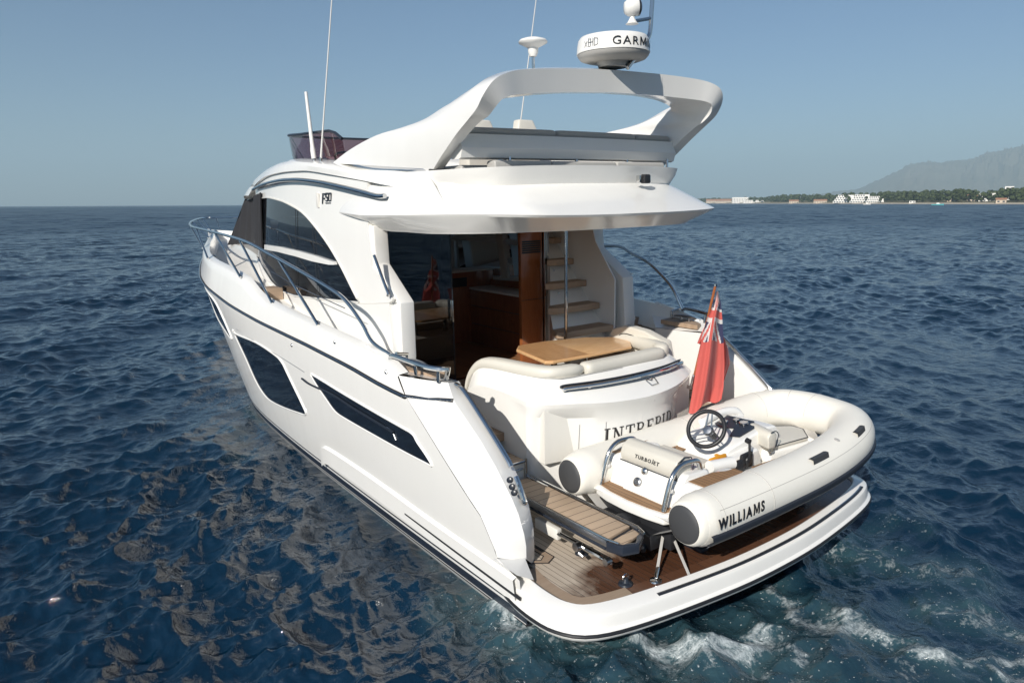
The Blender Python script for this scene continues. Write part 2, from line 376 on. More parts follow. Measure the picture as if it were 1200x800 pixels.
# ================================================================== SETTING: sea, hills, shore, haze
def ring_sea():
    # fan of rings round the camera: fine in view, coarse behind
    half = radians(50)
    az = np.concatenate([np.linspace(-half, half, 1050), np.linspace(half, 2*pi - half, 240)[1:-1]])
    az = az + YAW
    rr = [0.6, 1.2, 1.8, 2.4, 2.9, 3.3, 3.6, 3.8]
    while rr[-1] < 12000:
        r = rr[-1]; rr.append(r + min(.017 + max(0, r - 6) * .0030 + r * r * 1.8e-5, r * .05))
    rr = np.array(rr); nr, na = len(rr), len(az)
    R, A = np.meshgrid(rr, az, indexing='ij')
    X = CAM[0] + R * np.sin(A); Y = CAM[1] + R * np.cos(A)
    Z = np.zeros_like(X); DX = np.zeros_like(X); DY = np.zeros_like(X)
    cell = np.maximum(np.gradient(rr)[:, None] * np.ones_like(A), R * (2 * half / 1050))
    rng = np.random.default_rng(11); wind = radians(150)
    lams = np.exp(np.linspace(np.log(.065), np.log(6.5), 130))
    near_hull = np.exp(-((X + 3.6) / 2.0) ** 2) * np.exp(-((Y - 2.6) / 5.5) ** 2)
    patch = 1 + .42 * np.sin(.31 * X + .17 * Y + 1) * np.sin(-.13 * X + .37 * Y + 2) + .28 * np.sin(.71 * X - .43 * Y + .5) * np.sin(.22 * X + .55 * Y)
    for lam in lams:
        k = 2 * pi / lam
        th = wind + rng.normal(0, .62 if lam > 1 else .85)
        a = .0078 * lam * (1.25 if lam < .65 else 1.25 * (.65 / lam) ** .62) * rng.uniform(.6, 1.35) * (1 if lam > .3 else .55 + .45 * (lam - .065) / .235)
        ph = rng.uniform(0, 2*pi)
        fade = np.clip((lam / cell - 2.2) / 2.5, 0, 1)
        n_ = int(np.searchsorted(-fade.max(axis=1), 0, side='left')) if fade[-1].max() <= 0 else nr
        n_ = max(n_, 2); x_, y_ = X[:n_], Y[:n_]
        q = k * (x_ * sin(th) + y_ * cos(th)) + ph
        gq = .13 * k * (x_ * sin(th + .6) + y_ * cos(th + .6)) + ph * 3        # wave groups
        am = a * (patch[:n_] if lam < 1.3 else 1) * fade[:n_] * (.7 + .5 * np.sin(gq)) * (1 + near_hull[:n_] * (1.6 if lam < .32 else .9 if lam < .7 else -.1 if lam < 1.4 else -.55))
        Z[:n_] += am * np.cos(q); s_ = -am * np.sin(q) * .6
        DX[:n_] += s_ * sin(th); DY[:n_] += s_ * cos(th)
    # the wash behind the platform and along the hull: lines of churned water, and milky water between them
    def onsea(x, y):
        d = CF + CR * (x - 600) / F_PX + CU * (400 - y) / F_PX; q = CAM - d * CAM[2] / d[2]; return q[:2]
    wx = X + .09 * np.sin(3.1 * Y + 1.3 * X) + .05 * np.sin(8.3 * X - 6.1 * Y + 1) + .03 * np.sin(17 * Y + 9 * X); wy = Y + .09 * np.sin(2.7 * X - 1.9 * Y + 2) + .05 * np.sin(7.7 * Y + 5.3 * X) + .03 * np.sin(15 * X - 12 * Y)
    near_ = (np.hypot(X, Y + 1) < 16)
    foam = np.zeros_like(X); milkf = np.zeros_like(X)
    lines = [(((571,712),(590,728),(612,742),(650,746),(690,744),(735,752),(790,762),(850,760),(885,742)), .17, 1.0),
             (((890,688),(925,706),(955,728),(985,735),(1040,740),(1075,752),(1115,772)), .10, .80), (((1000,640),(1020,650),(1058,664),(1100,670),(1150,674)), .11, .62), (((925,633),(950,628),(985,648),(1020,652)), .16, .6),
             (((1085,702),(1140,708),(1170,716),(1195,728)), .10, .74), (((1110,765),(1150,757),(1200,762)), .08, .75), (((1155,780),(1210,784)), .07, .85), (((880,744),(925,758),(945,772)), .08, .7),
             (((882,772),(915,778),(935,800)), .07, .62), (((1070,775),(1085,790),(1080,805)), .10, .5), (((700,775),(760,786),(830,778)), .10, .5), (((268,500),(285,520),(300,545)), .10, .35), (((1000,620),(1040,610),(1080,622)), .12, .42), (((640,770),(700,800),(760,812)), .10, .45), (((600,714),(500,636),(400,556),(330,503),(292,474)), .05, .42)]
    for pts, w_, st_ in lines:
        q = [onsea(*p) for p in pts]
        for a_, b_ in zip(q[:-1], q[1:]):
            dx, dy = b_ - a_; L2 = dx*dx + dy*dy
            t_ = np.clip(((wx - a_[0]) * dx + (wy - a_[1]) * dy) / L2, 0, 1); d2 = (wx - a_[0] - t_ * dx) ** 2 + (wy - a_[1] - t_ * dy) ** 2
            foam = np.maximum(foam, st_ * np.exp(-d2 / (w_ * w_ * 1.7)) * near_); milkf = np.maximum(milkf, st_ * np.exp(-d2 / (w_ * 3.4) ** 2) * near_)
    for (px_, py_, r_, st_) in ((930, 745, .8, .85), (1000, 780, .7, .6), (690, 750, .5, .8), (1000, 650, .5, .6), (1120, 790, .7, .4), (590, 725, .3, .8), (770, 765, .8, .75), (850, 735, .7, .7), (640, 760, .6, .75)):
        c_ = onsea(px_, py_); milkf = np.maximum(milkf, st_ * np.exp(-((wx - c_[0]) ** 2 + (wy - c_[1]) ** 2) / r_ ** 2))
    Z += foam * (.05 * np.sin(X * 11.1 + 2 * np.sin(Y * 7)) * np.cos(Y * 10.3 + X * 3) + .035)
    # the bow wave running down the port side: troubled water
    hull_d = np.exp(-((X + 3.4) / 1.3) ** 2) * np.exp(-((Y - 4.2) / 4.6) ** 2)
    Z += hull_d * .030 * (np.sin(X * 4.3 + Y * 3.1 + 1.7 * np.sin(Y * 1.3)) + np.sin(-X * 5.9 + Y * 4.7 + 2 * np.sin(X * 1.7)))
    V = np.stack([X + DX, Y + DY, Z], -1).reshape(-1, 3)
    i = np.arange(nr - 1)[:, None]; j = np.arange(na)[None, :]; j2 = (j + 1) % na
    F = np.stack([i*na + j, (i+1)*na + j, (i+1)*na + j2, i*na + j2], -1).reshape(-1, 4)
    me = bpy.data.meshes.new('sea')
    me.vertices.add(len(V)); me.vertices.foreach_set('co', V.astype(np.float32).ravel())
    me.loops.add(F.size); me.loops.foreach_set('vertex_index', F.astype(np.int32).ravel())
    me.polygons.add(len(F)); me.polygons.foreach_set('loop_start', (np.arange(len(F)) * 4).astype(np.int32))
    me.polygons.foreach_set('use_smooth', np.ones(len(F), dtype=bool))
    me.update(calc_edges=True)
    at = me.attributes.new('milk', 'FLOAT', 'POINT'); at.data.foreach_set('value', np.clip(milkf, 0, 1).astype(np.float32).ravel())
    at = me.attributes.new('foam', 'FLOAT', 'POINT'); at.data.foreach_set('value', np.clip(foam, 0, 1).astype(np.float32).ravel())
    if me.polygons[0].normal.z < 0: me.flip_normals()
    o = bpy.data.objects.new('sea', me); COL.objects.link(o); o['kind'] = 'structure'
    k = N('sea_water'); co = k.coord()
    ln = k.n('VectorMath', operation='LENGTH'); k.l(co, ln.inputs[0]); geo = ln.outputs['Value']
    a = k.n('Attribute', attribute_name='foam').outputs['Fac']
    am_ = k.n('Attribute', attribute_name='milk').outputs['Fac']
    n1 = k.noise(k.scale(co, (1, 1.35, 1)), 3.1, 6, .62, 1.1); n2 = k.noise(co, 7.5, 5, .6, .8)
    n3 = k.noise(k.scale(co, (1, 1.2, 1)), 19, 4, .65, .6)
    vein = k.math('SUBTRACT', 1, k.math('MULTIPLY', k.math('ABSOLUTE', k.math('SUBTRACT', n1, .5)), 7), clamp=True)
    pat = k.math('ADD', k.math('MULTIPLY', vein, .34), k.math('ADD', k.math('MULTIPLY', n2, .50), k.math('MULTIPLY', n3, .85)))
    fm = k.math('MULTIPLY', k.ramp(k.math('ADD', k.math('MULTIPLY', a, .78), pat), 1.32, 1.95), k.ramp(a, .05, .35))
    speck = k.math('MULTIPLY', k.ramp(k.noise(co, 34, 2, .6), .64, .72), k.ramp(am_, .22, .75))
    fm = k.math('MAXIMUM', fm, k.math('MULTIPLY', speck, .7))
    milk = k.ramp(k.math('MULTIPLY', am_, k.noise(co, 1.6, 5, .6, .8)), .10, .62)
    deep = k.mix(k.noise(co, .35, 3), (.0003, .0110, .026, 1), (.0006, .0165, .038, 1))
    body = k.mix(k.math('MULTIPLY', milk, .75), deep, (.060, .125, .135, 1))
    k.p(Base_Color=k.mix(fm, body, (.60, .65, .66, 1)), Roughness=k.math('ADD', k.math('ADD', .03, k.math('MULTIPLY', k.ramp(geo, 12, 120), .27)), k.math('MULTIPLY', fm, .5)), IOR=1.45, Specular_IOR_Level=1.0)
    r1 = k.noise(k.scale(co, (1, 1, 1)), 9.0, 4, .6, .4); r2 = k.noise(co, 2.4, 3, .55, .5); r3 = k.noise(co, 26, 2, .5)
    r4 = k.noise(k.scale(co, (1, .8, 1)), .75, 3, .6, .3); far = k.ramp(geo, 12, 70)
    h = k.math('ADD', k.math('ADD', k.math('MULTIPLY', r1, .022), k.math('MULTIPLY', r2, k.math('ADD', .045, k.math('MULTIPLY', far, .07)))), k.math('MULTIPLY', k.math('MULTIPLY', r4, far), .34))
    h = k.math('ADD', h, k.math('ADD', k.math('MULTIPLY', r3, .004), k.math('MULTIPLY', fm, .02)))
    x = k.n('Bump'); x.inputs['Strength'].default_value = .75; x.inputs['Distance'].default_value = 1.0; k.l(h, x.inputs['Height'])
    # the chop too small or too far off for the mesh: wave slopes added to the normal
    def slopes(sc, amp):
        t = k.n('TexNoise'); k.l(k.scale(co, sc), t.inputs['Vector']); t.inputs['Scale'].default_value = 1.0; t.inputs['Detail'].default_value = 8; t.inputs['Roughness'].default_value = .66
        v = k.n('VectorMath', operation='SUBTRACT'); k.l(t.outputs['Color'], v.inputs[0]); v.inputs[1].default_value = (.5, .5, .5)
        m_ = k.n('VectorMath', operation='MULTIPLY'); k.l(v.outputs[0], m_.inputs[0]); m_.inputs[1].default_value = (1, 1, 0)
        q = k.n('VectorMath', operation='SCALE'); k.l(m_.outputs[0], q.inputs[0]); k.set(q.inputs['Scale'], amp); return q.outputs[0]
    fr_ = k.ramp(geo, 10, 60)
    s1 = slopes((.9, 1.3, 1), k.math('MULTIPLY', fr_, 1.7)); s2 = slopes((4.2, 5.5, 1), k.math('ADD', .10, k.math('MULTIPLY', fr_, .45))); s3 = slopes((.16, .22, 1), k.math('MULTIPLY', k.ramp(geo, 30, 150), 2.6)); s4 = slopes((.035, .05, 1), k.math('MULTIPLY', k.ramp(geo, 120, 500), 2.6))
    a1 = k.n('VectorMath', operation='ADD'); k.l(x.outputs[0], a1.inputs[0]); k.l(s1, a1.inputs[1])
    a2 = k.n('VectorMath', operation='ADD'); k.l(a1.outputs[0], a2.inputs[0]); k.l(s2, a2.inputs[1])
    a3 = k.n('VectorMath', operation='ADD'); k.l(a2.outputs[0], a3.inputs[0]); k.l(s3, a3.inputs[1])
    a4 = k.n('VectorMath', operation='ADD'); k.l(a3.outputs[0], a4.inputs[0]); k.l(s4, a4.inputs[1])
    nn = k.n('VectorMath', operation='NORMALIZE'); k.l(a4.outputs[0], nn.inputs[0]); k.l(nn.outputs[0], k.b.inputs['Normal'])
    me.materials.append(k.m)
    return o
ring_sea()

def polar(az_px, d):      # a spot on the sea at a bearing given by picture column, d metres off
    a = YAW + atan((az_px - 600) / (F_PX / cos(_p)) ); return np.array([CAM[0] + d * sin(a), CAM[1] + d * cos(a)])
# ================================================================== hills, shore, haze
def hills():
    pk = [(930, 233), (965, 226), (985, 223), (1003, 221.5), (1030, 209), (1052, 198), (1060, 192), (1072, 191), (1085, 188.5), (1098, 190), (1118, 186), (1130, 186), (1150, 178), (1165, 175), (1180, 171.5), (1200, 168), (1225, 160), (1260, 158), (1300, 166), (1360, 180), (1430, 200), (1480, 206), (1560, 190), (1700, 170), (1900, 196), (2100, 180), (2300, 214), (2450, 232)]
    def horizon(x): return HOR - .005 * (x - 600)
    rng = np.random.default_rng(5); cols = np.concatenate([np.linspace(930, 1300, 150), np.linspace(1306, 2450, 80)]); rows = []
    D0 = 9000.0
    nz = np.convolve(rng.normal(0, 1, 260), np.ones(7) / 7, 'same')[:230]
    for j in range(26):
        f = j / 25; row = []
        d = 5600 + f * 6200 if j < 25 else 11800
        for i, x in enumerate(cols):
            e = max(horizon(x) - itp(x, pk), 0); H = e / (F_PX / cos(_p)) * D0 * cos(atan((x - 600) / F_PX))
            ridge = np.exp(-((d - D0) / 1900) ** 2)
            gul = 1 - .34 * abs(sin(x * .085 + 2 * sin(d * .0011) + nz[i] * 2)) * (1 - ridge) - .18 * abs(sin(x * .21 + d * .0023)) * (1 - ridge) - .10 * abs(sin(x * .47 - d * .0041 + 1))
            a = YAW + atan((x - 600) / (F_PX / cos(_p)))
            z = H * ridge * gul + (nz[i] * 9 * ridge if H > 60 else 0)
            row.append((CAM[0] + d * sin(a), CAM[1] + d * cos(a), max(z, -1) + CAM[2] * (1 if z > 5 else 0)))
        rows.append(row)
    k = N('mountain'); co = k.coord(); n_ = k.noise(co, .004, 6, .6)
    k.p(Base_Color=k.mix(n_, (.08, .095, .06, 1), (.30, .26, .20, 1)), Roughness=1.0, Specular_IOR_Level=0)
    o = make('mountain', grid(rows), k.m, ang=60); o['kind'] = 'structure'; return o
hills()
def shore_d(x): return itp(x, [(790, 2700), (817, 2500), (900, 1750), (1000, 1250), (1100, 1000), (1200, 860), (1300, 760), (1500, 640), (2500, 600)])
def spot(x, extra, z=0): 
    q = polar(x, shore_d(x) + extra); return np.array((q[0], q[1], z))
rows = []
xs_ = np.linspace(770, 2450, 220)
for e, z in ((-12, -.6), (0, .25), (14, 1.3), (40, 2.2), (200, 5), (1200, 18), (4200, 40)):
    rows.append([spot(x, e, z) for x in xs_])
k = N('shore_ground'); co = k.coord(); n_ = k.noise(co, .05, 5, .6)
k.p(Base_Color=k.mix(n_, (.10, .11, .055, 1), (.24, .20, .14, 1)), Roughness=1.0, Specular_IOR_Level=0)
sg = make('coast', grid(rows), k.m); sg['kind'] = 'structure'
k = N('beach_sand'); co = k.coord(); k.p(Base_Color=k.mix(k.noise(co, .2, 4), (.36, .31, .24, 1), (.48, .42, .33, 1)), Roughness=1.0)
bch = make('beach', grid([[spot(x, e, z) for x in xs_] for e, z in ((-9, .02), (4, .75), (15, 1.6))]), k.m); bch['kind'] = 'structure'
# a belt of trees along the shore that reads as one mass
def wood_belt():
    rng = np.random.default_rng(8); V = []; F = []
    def leafball(c, r, n):
        for _ in range(n):
            v = rng.normal(0, 1, 3); v /= np.linalg.norm(v); p = c + v * r * rng.uniform(.55, 1.0, 3) * np.array((1, 1, .8))
            a = rng.normal(0, 1, 3); a -= v * (a @ v); a /= np.linalg.norm(a); b = np.cross(v, a); s = r * rng.uniform(.28, .5)
            k = len(V); V.extend([tuple(p + a * s), tuple(p + b * s), tuple(p - a * s), tuple(p - b * s)]); F.append((k, k+1, k+2, k+3))
    for it_ in range(1500):
        x = rng.uniform(800, 1330) if it_ < 900 else rng.uniform(1330, 2400)
        dn = .35 + .65 * (abs(sin(x * .021 + 1)) ** 1.0); dn *= 0.55 if x < 905 else 1.0; dn *= .6 if 1000 < x < 1032 else 1
        if rng.uniform() > dn: continue
        e = rng.uniform(28, 260); s = spot(x, e, 2 + e * .014); hgt = rng.uniform(5, 10.5) * (1.0 if x > 905 else .8) * (1 + shore_d(x) / 4500)
        for q in range(3): leafball(s + np.array((rng.normal(0, 2.2), rng.normal(0, 2.2), hgt * (.4 + .27 * q))), hgt * .34, 26)
    k = N('shore_foliage'); co = k.coord(); k.p(Base_Color=k.mix(k.noise(co, .12, 4), (.03, .05, .018, 1), (.085, .10, .045, 1)), Roughness=1, Specular_IOR_Level=.1)
    o = make('shore_trees', (V, F), k.m, smooth=False, fix=False); o['kind'] = 'stuff'; o['label'] = 'belt of dark green trees along the far shore'
wood_belt()
def wallmat(name, c): return plain(name, c, .9, var=.05, nscale=.3)
WM = {'w': wallmat('white_render', (.78, .76, .72)), 'c': wallmat('cream_render', (.55, .46, .36)), 't': wallmat('terracotta', (.34, .17, .10)), 'g': wallmat('pale_concrete', (.45, .42, .38)), 'd': wallmat('window_dark', (.05, .06, .07))}
def house(x, e, w, dp, h, kind, label, cat='building', group=None):
    s = spot(x, e, 1.0 + e * .02); a = YAW + atan((x - 600) / F_PX); fx = np.array((cos(a), -sin(a), 0)); fy = np.array((sin(a), cos(a), 0))
    def T(m): return [tuple(s + fx * v[0] + fy * v[1] + np.array((0, 0, v[2]))) for v in m[0]], m[1]
    t = thing({'hotel': 'hotel', 'villa': 'villa'}.get(cat, 'building'), label, cat, tuple(s), group, world=True)
    wm = WM['w'] if kind in 'ws' else WM['c'] if kind == 'c' else WM['g']
    if kind == 's':     # stepped terraces
        parts = []; n = max(3, int(h / 3.4))
        for i in range(n): parts.append(box(-w/2 + i * w * .07, w/2 - i * w * .03, i * 2.0, dp, i * 3.2, i * 3.2 + 3.2))
        make('wall', T(merge(*parts)), wm, t, smooth=False)
        for i in range(n):
            for j in range(int(7 - i * .8)): make('window', T(box(-w/2 + i * w * .07 + w * (.04 + .12 * j), -w/2 + i * w * .07 + w * (.11 + .12 * j), i * 2.0 - .15, i * 2.0 - .05, i * 3.2 + .7, i * 3.2 + 2.5)), WM['d'], t, smooth=False)
    else:
        make('wall', T(box(-w/2, w/2, 0, dp, -1, h)), wm, t, smooth=False)
        if kind in 'ct': make('roof', T(prism([(-w/2 - .5, -.6, h), (-w/2 - .5, dp + .6, h), (-w/2 - .5, dp / 2, h + dp * .26)], (w + 1, 0, 0))), WM['t'], t, smooth=False)
        n = max(2, int(w / 4)); fl = max(1, int(h / 3.2))
        for i in range(fl):
            for j in range(n): make('window', T(box(-w/2 + w * (j + .3) / n, -w/2 + w * (j + .72) / n, -.12, -.04, i * 3.1 + .8, i * 3.1 + 2.3)), WM['d'], t, smooth=False)
    return t
place = ['at the far left end of the shore', 'beside the white block at the left end of the shore', 'left of the first long tree belt', 'just before the first tree belt', 'half hidden in the first tree belt', 'between the two tree belts', 'at the left foot of the terraced hotel']
house(868, 30, 42, 22, 15, 'w', 'flat white apartment block, tallest at the left end of the far shore', 'building')
house(852, 35, 60, 18, 6.5, 'c', 'long low cream building just left of the tall white shore block', 'building')
house(884, 30, 52, 18, 7, 'w', 'long low white building just right of the tall white shore block', 'building')
house(836, 40, 40, 18, 7, 'c', 'small cream house nearest the yacht overhang on the far shore', 'building')
house(931, 12, 18, 10, 4, 'c', 'low cream beach house in front of the first belt of trees', 'building')
house(962, 14, 22, 10, 4.2, 'c', 'cream beach house left of the white terraced hotel', 'building')
house(990, 25, 34, 24, 14, 's', 'white terraced hotel wing with a sloping left side', 'hotel')
house(1009, 26, 30, 24, 15, 's', 'middle wing of the white terraced hotel, widest of the three', 'hotel')
house(1026, 28, 24, 22, 13, 's', 'right wing of the white terraced hotel beside the trees', 'hotel')
house(1070, 10, 7, 6, 2.8, 'w', 'small white beach bar below the middle trees', 'building')
house(1117, 75, 12, 9, 6, 'c', 'small cream villa half hidden by trees right of the hotel', 'villa')
house(1141, 75, 12, 9, 6.5, 'c', 'cream villa with a terracotta roof near the right end of the shore', 'villa')
house(1157, 85, 16, 11, 9.5, 'w', 'white villa at the right end of the shore, among dark trees', 'villa')
house(1182, 170, 9, 10, 16, 'w', 'white hilltop house standing above the trees at the far right', 'villa')
house(1174, 12, 9, 7, 3.4, 'c', 'low cream bungalow on the beach at the far right', 'villa')
def far_boat(x, d, L_, hullc, label):
    q = polar(x, d); a = YAW + atan((x - 600) / F_PX); fx = np.array((cos(a), -sin(a), 0)); fy = np.array((sin(a), cos(a), 0)); s = np.array((q[0], q[1], 0))
    def T(m): return [tuple(s + fx * v[0] + fy * v[1] + np.array((0, 0, v[2]))) for v in m[0]], m[1]
    t = thing('motorboat', label, 'boat', tuple(s), 'boats off the far shore', world=True)
    sec = [(-.5, .16, .5, 1.0), (-.2, .18, .5, 1.05), (.2, .17, .5, 1.15), (.42, .08, .6, 1.3), (.5, .005, .9, 1.4)]
    rows = [[(p[0] * L_, y * p[1] * L_, z) for y, z in ((-1, p[3]), (-.75, .1), (0, -.3), (.75, .1), (1, p[3]))] for p in sec]
    make('boat_hull', T(merge(grid(rows), ([v for r in rows for v in (r[0], r[4])], [(0, 1, 3, 2), (2, 3, 5, 4), (4, 5, 7, 6), (6, 7, 9, 8)]))), hullc, t)
    make('boat_cabin', T(prism([(-.12 * L_, -.1 * L_, .9), (-.10 * L_, -.1 * L_, 2.1), (.08 * L_, -.1 * L_, 2.1), (.2 * L_, -.1 * L_, 1.1)], (0, .2 * L_, 0))), WM['w'], t, bev=.05)
far_boat(1100, 700, 9.0, plain('turquoise_hull', (.10, .42, .46), .3), 'small turquoise and white motorboat off the right part of the far shore')
far_boat(1017, 900, 7.5, WM['w'], 'small white motorboat off the terraced hotel')
# haze
hz = make('haze', box(-11000, 13200, -5500, 13200, -2.5, 760), M['white'], smooth=False); hz['kind'] = 'stuff'; hz['label'] = 'thin blue sea haze over the water and the far shore'
k = N('haze_air'); k.t.nodes.remove(k.b); pv = k.n('VolumePrincipled'); pv.inputs['Color'].default_value = (.62, .86, 1.0, 1); pv.inputs['Density'].default_value = HAZE; pv.inputs['Anisotropy'].default_value = 0.0
k.l(pv.outputs[0], k.out.inputs['Volume']); hz.data.materials.clear(); hz.data.materials.append(k.m)
# ================================================================== THE YACHT
YT = thing('motor_yacht', 'large white motor yacht with a flybridge, under way with its stern towards the viewer', 'yacht', (0, 1.5, 0))

# ---- hull form
B_ = [(-1, 2.06), (0, 2.10), (3, 2.16), (6, 2.17), (8, 2.10), (9, 1.975), (10, 1.755), (11, 1.49), (12.5, 1.05), (14, .62), (15.4, .24), (16.4, 0)]
W_ = [(-1, 1.98), (0, 1.98), (4, 1.96), (6, 1.90), (7, 1.82), (8, 1.67), (9, 1.42), (10, 1.13), (12, .66), (14, .27), (16.4, 0)]
ZS_ = [(0, 1.62), (1.4, 1.645), (1.94, 1.665), (2.62, 1.72), (3.82, 1.77), (5.4, 1.815), (6.8, 1.89), (9.05, 2.06), (11, 2.17), (13, 2.25), (16.4, 2.32)]
ZB_ = [(1.5, 1.76), (1.75, 1.81), (2.05, 1.90), (3.5, 1.985), (4.95, 2.06), (5.6, 2.12), (5.95, 2.2), (6.3, 2.29), (8.3, 2.41), (10, 2.47), (13, 2.56), (16.4, 2.62)]
E1_ = [(0, .03), (.60, .03), (.61, .30), (.66, .31), (.76, .37), (.91, .46), (1.01, .61), (1.21, .88), (1.38, 1.11), (1.61, 1.43), (1.66, 1.50), (1.82, 1.70), (2.0, 2.4)]
def YE(z): return itp(z, [(-.6, 14.2), (0, 15.0), (1, 15.7), (2, 16.25), (2.6, 16.45)])
def hb(Y, z):
    ye = YE(z); Yn = Y if Y < 7 else 7 + (Y - 7) / (ye - 7) * 9.4
    Yn = min(Yn, 16.4); b, w, zs = cri(Yn, B_), cri(Yn, W_), itp(Y, ZS_)
    t = (z - .12) / (zs - .12)
    if t >= 1: return max(b - .10 * (z - zs) / .4, 0)
    if t <= 0: return max(w * (1 - .25 * (.12 - z) / .6), 0)
    q = min(max((Y - 4) / 7, 0), 1); q = q * q * (3 - 2 * q)
    g = (1 - (1 - t) ** 1.9) * (1 - q) + t ** 1.15 * q
    return max(w + (b - w) * g, 0)
US = list(np.linspace(0, 1, 72) ** 1.0)
def hull_rows():
    rows = []
    for zf in [-.5, -.2, 0] + list(np.linspace(.06, 1, 22)):
        r = []
        for u in US:
            zr = zf if zf <= 0 else zf * 1.65
            Y0 = itp(zr, E1_); z = zr; Y = Y0
            for _ in range(4):
                z = zf if zf <= 0 else zf * itp(Y, ZS_)
                Y = Y0 + u * (YE(z) - Y0)
            r.append((-hb(Y, z), Y, z))
        rows.append(r)
    for f in (.02, .35, .7, .93, 1):
        r = []
        for u in US:
            Y0 = 1.50 + .2 * f; Y = Y0 + u * (YE(2.4) - Y0)
            zs, zb = itp(Y, ZS_), cri(Y, ZB_); z = zs + f * (zb - zs)
            r.append((-hb(Y, z) + (.022 if f == 1 else 0), Y, z))
        rows.append(r)
    r = [(min(p[0] + .09, -.0), p[1], p[2] + .012) for p in rows[-1]]; rows.append(r)
    r = [(min(p[0] + .10, 0), p[1], p[2] - .30) for p in r]; rows.append(r)
    return rows
HR = hull_rows()
hull = make('hull', both(grid(HR)), M['gel'], YT, ang=40)
def hull_strip(z0, z1, ya, yb, off, n=70, zf=None):
    rows = []
    for k in range(3):
        r = []
        for i in range(n + 1):
            Y = ya + (yb - ya) * i / n; z = z0 + (z1 - z0) * k / 2
            if zf: z = zf(Y) + z
            r.append((-hb(Y, z) - off, Y, z))
        rows.append(r)
    a = [[(p[0] + .03, p[1], p[2]) for p in rows[0]]] + rows + [[(p[0] + .03, p[1], p[2]) for p in rows[-1]]]
    return grid(a)
bs = pair('boot_stripe', hull_strip(.165, .245, .0, 14.7, .004), M['navy'], hull)[0]; pair('pinstripe', hull_strip(.275, .292, .04, 14.7, .004), M['navy'], hull)
pair('antifouling', hull_strip(-.45, .142, .0, 14.6, .004), M['anti'], hull)
rail_path = [np.array((-hb(y, itp(y, ZS_)) - .006, y, itp(y, ZS_))) for y in np.linspace(1.52, 16.2, 60)]
rail_path = [np.array((-1.86, 1.17, 1.635))] + [np.array((-2.0, 1.33, 1.638))] + rail_path
pair('rub_rail', tube(rail_path, .020, 8), M['black'], hull)
pair('rail_insert', tube([p + np.array((-.020, -.004, .006)) for p in rail_path], .009, 6), M['steel'], hull)
# spray knuckle low on the side, towards the stern
sk = [(-hb(y, z) - .002, y, z) for y, z in [(3.85, .50), (3.75, .56), (3.55, .60), (2.9, .615), (2.14, .61), (1.3, .58), (.4, .56), (.06, .55)]]
pair('side_knuckle', merge(grid([cr(sk, 5), cr([(p[0] - .022, p[1] + .02, p[2] - .03) for p in sk], 5), cr([(p[0] - .012, p[1], p[2] - .22) for p in sk], 5)])), M['gel'], hull, ang=25)
pair('strake_rail', tube(cr([(-hb(y, z) - .03, y, z) for y, z in [(1.75, .455), (1.0, .43), (.35, .41), (.0, .40)]], 5), .014, 8), M['black'], hull)
# crease line above the portlights
pair('hull_seam', tube(cr([(-hb(y, z) - .001, y, z) for y, z in [(6.6, 1.545), (5.6, 1.50), (4.6, 1.46), (3.9, 1.42)]], 6), .003, 5), M['alu'], hull)

def hull_px(pts, off):
    out = []
    for x, y in pts:
        d = ray(x, y); best = None; prev = None
        for t in np.linspace(3, 20, 800):       # walk along the sight line to the port side
            q = CP + d * t; g = -q[0] - hb(q[1], q[2])
            if best is None or g < best[0]: best = (g, t)
            if g < 0: break
        p = CP + d * best[1]; p[0] = -hb(p[1], p[2]); out.append(p)
    return out
def hull_window(px, name='hull_window', yz=None):
    o2 = yz or [(p[1], p[2]) for p in hull_px(px, 0)]; o2 = [tuple(v[:2]) for v in cr([(a, b, 0) for a, b in o2], 4, closed=True)]
    g, g2 = pair(name, fill(o2, lambda y, z: (-hb(y, z) - .004, y, z), .16), M['hullglass'], hull, ang=60)
    ring = [np.array((-hb(y, z) - .004, y, z)) for y, z in o2]
    fr_ = tube(ring, .011, 6, closed=True); make('window_frame', fr_, M['gel'], g); make('window_frame', mir(fr_), M['gel'], g2)
    return g, o2
def dense(p): # sharp corners by doubling
    out = []
    for a, sharp in p:
        out += [a] * (2 if sharp else 1)
    return out
hull_window(None, yz=[(9.6, 1.90), (9.2, 1.76), (8.7, 1.62), (8.2, 1.49), (7.7, 1.385), (7.15, 1.30), (7.25, 1.44), (7.5, 1.63), (7.75, 1.78), (8.1, 1.865), (8.6, 1.90), (9.2, 1.925)])
hull_window([(274,388),(276.5,391),(300,401),(322,415),(331,424),(337,436),(346,455),(354,472),(359,485),(350,483),(331,476),(316,468),(307,457),(299,443),(288,418)])
g3, o3 = hull_window([(365,439),(369,440),(397,457),(440,482),(472,500),(484,508),(491,518),(501,533),(507,545),(498,541),(470,527),(440,510),(407,491),(394,482),(383,467),(372,451)])
pin = hull_px([(356,443),(366,450),(390,461),(416,477),(440,492),(463,506)], 0)
pair('window_blade', tube(cr([p + np.array((-.02, 0, 0)) for p in pin], 5), .012, 6), M['frame'], g3)
vents = hull_px([(455,500),(462,505),(466,515)], 0)
pair('window_slot', tube([p + np.array((-.012, 0, 0)) for p in vents], .006, 5), M['alu'], g3)
for pxy in ((342.5, 404.5), (393, 401), (453, 436)):
    p = hull_px([pxy], 0)[0]; pair('hull_fitting', lathe([(.0, .012), (.014, .010), (.022, 0)], (p[0], p[1], p[2]), (-1, 0, 0), 12), M['steel'], hull)

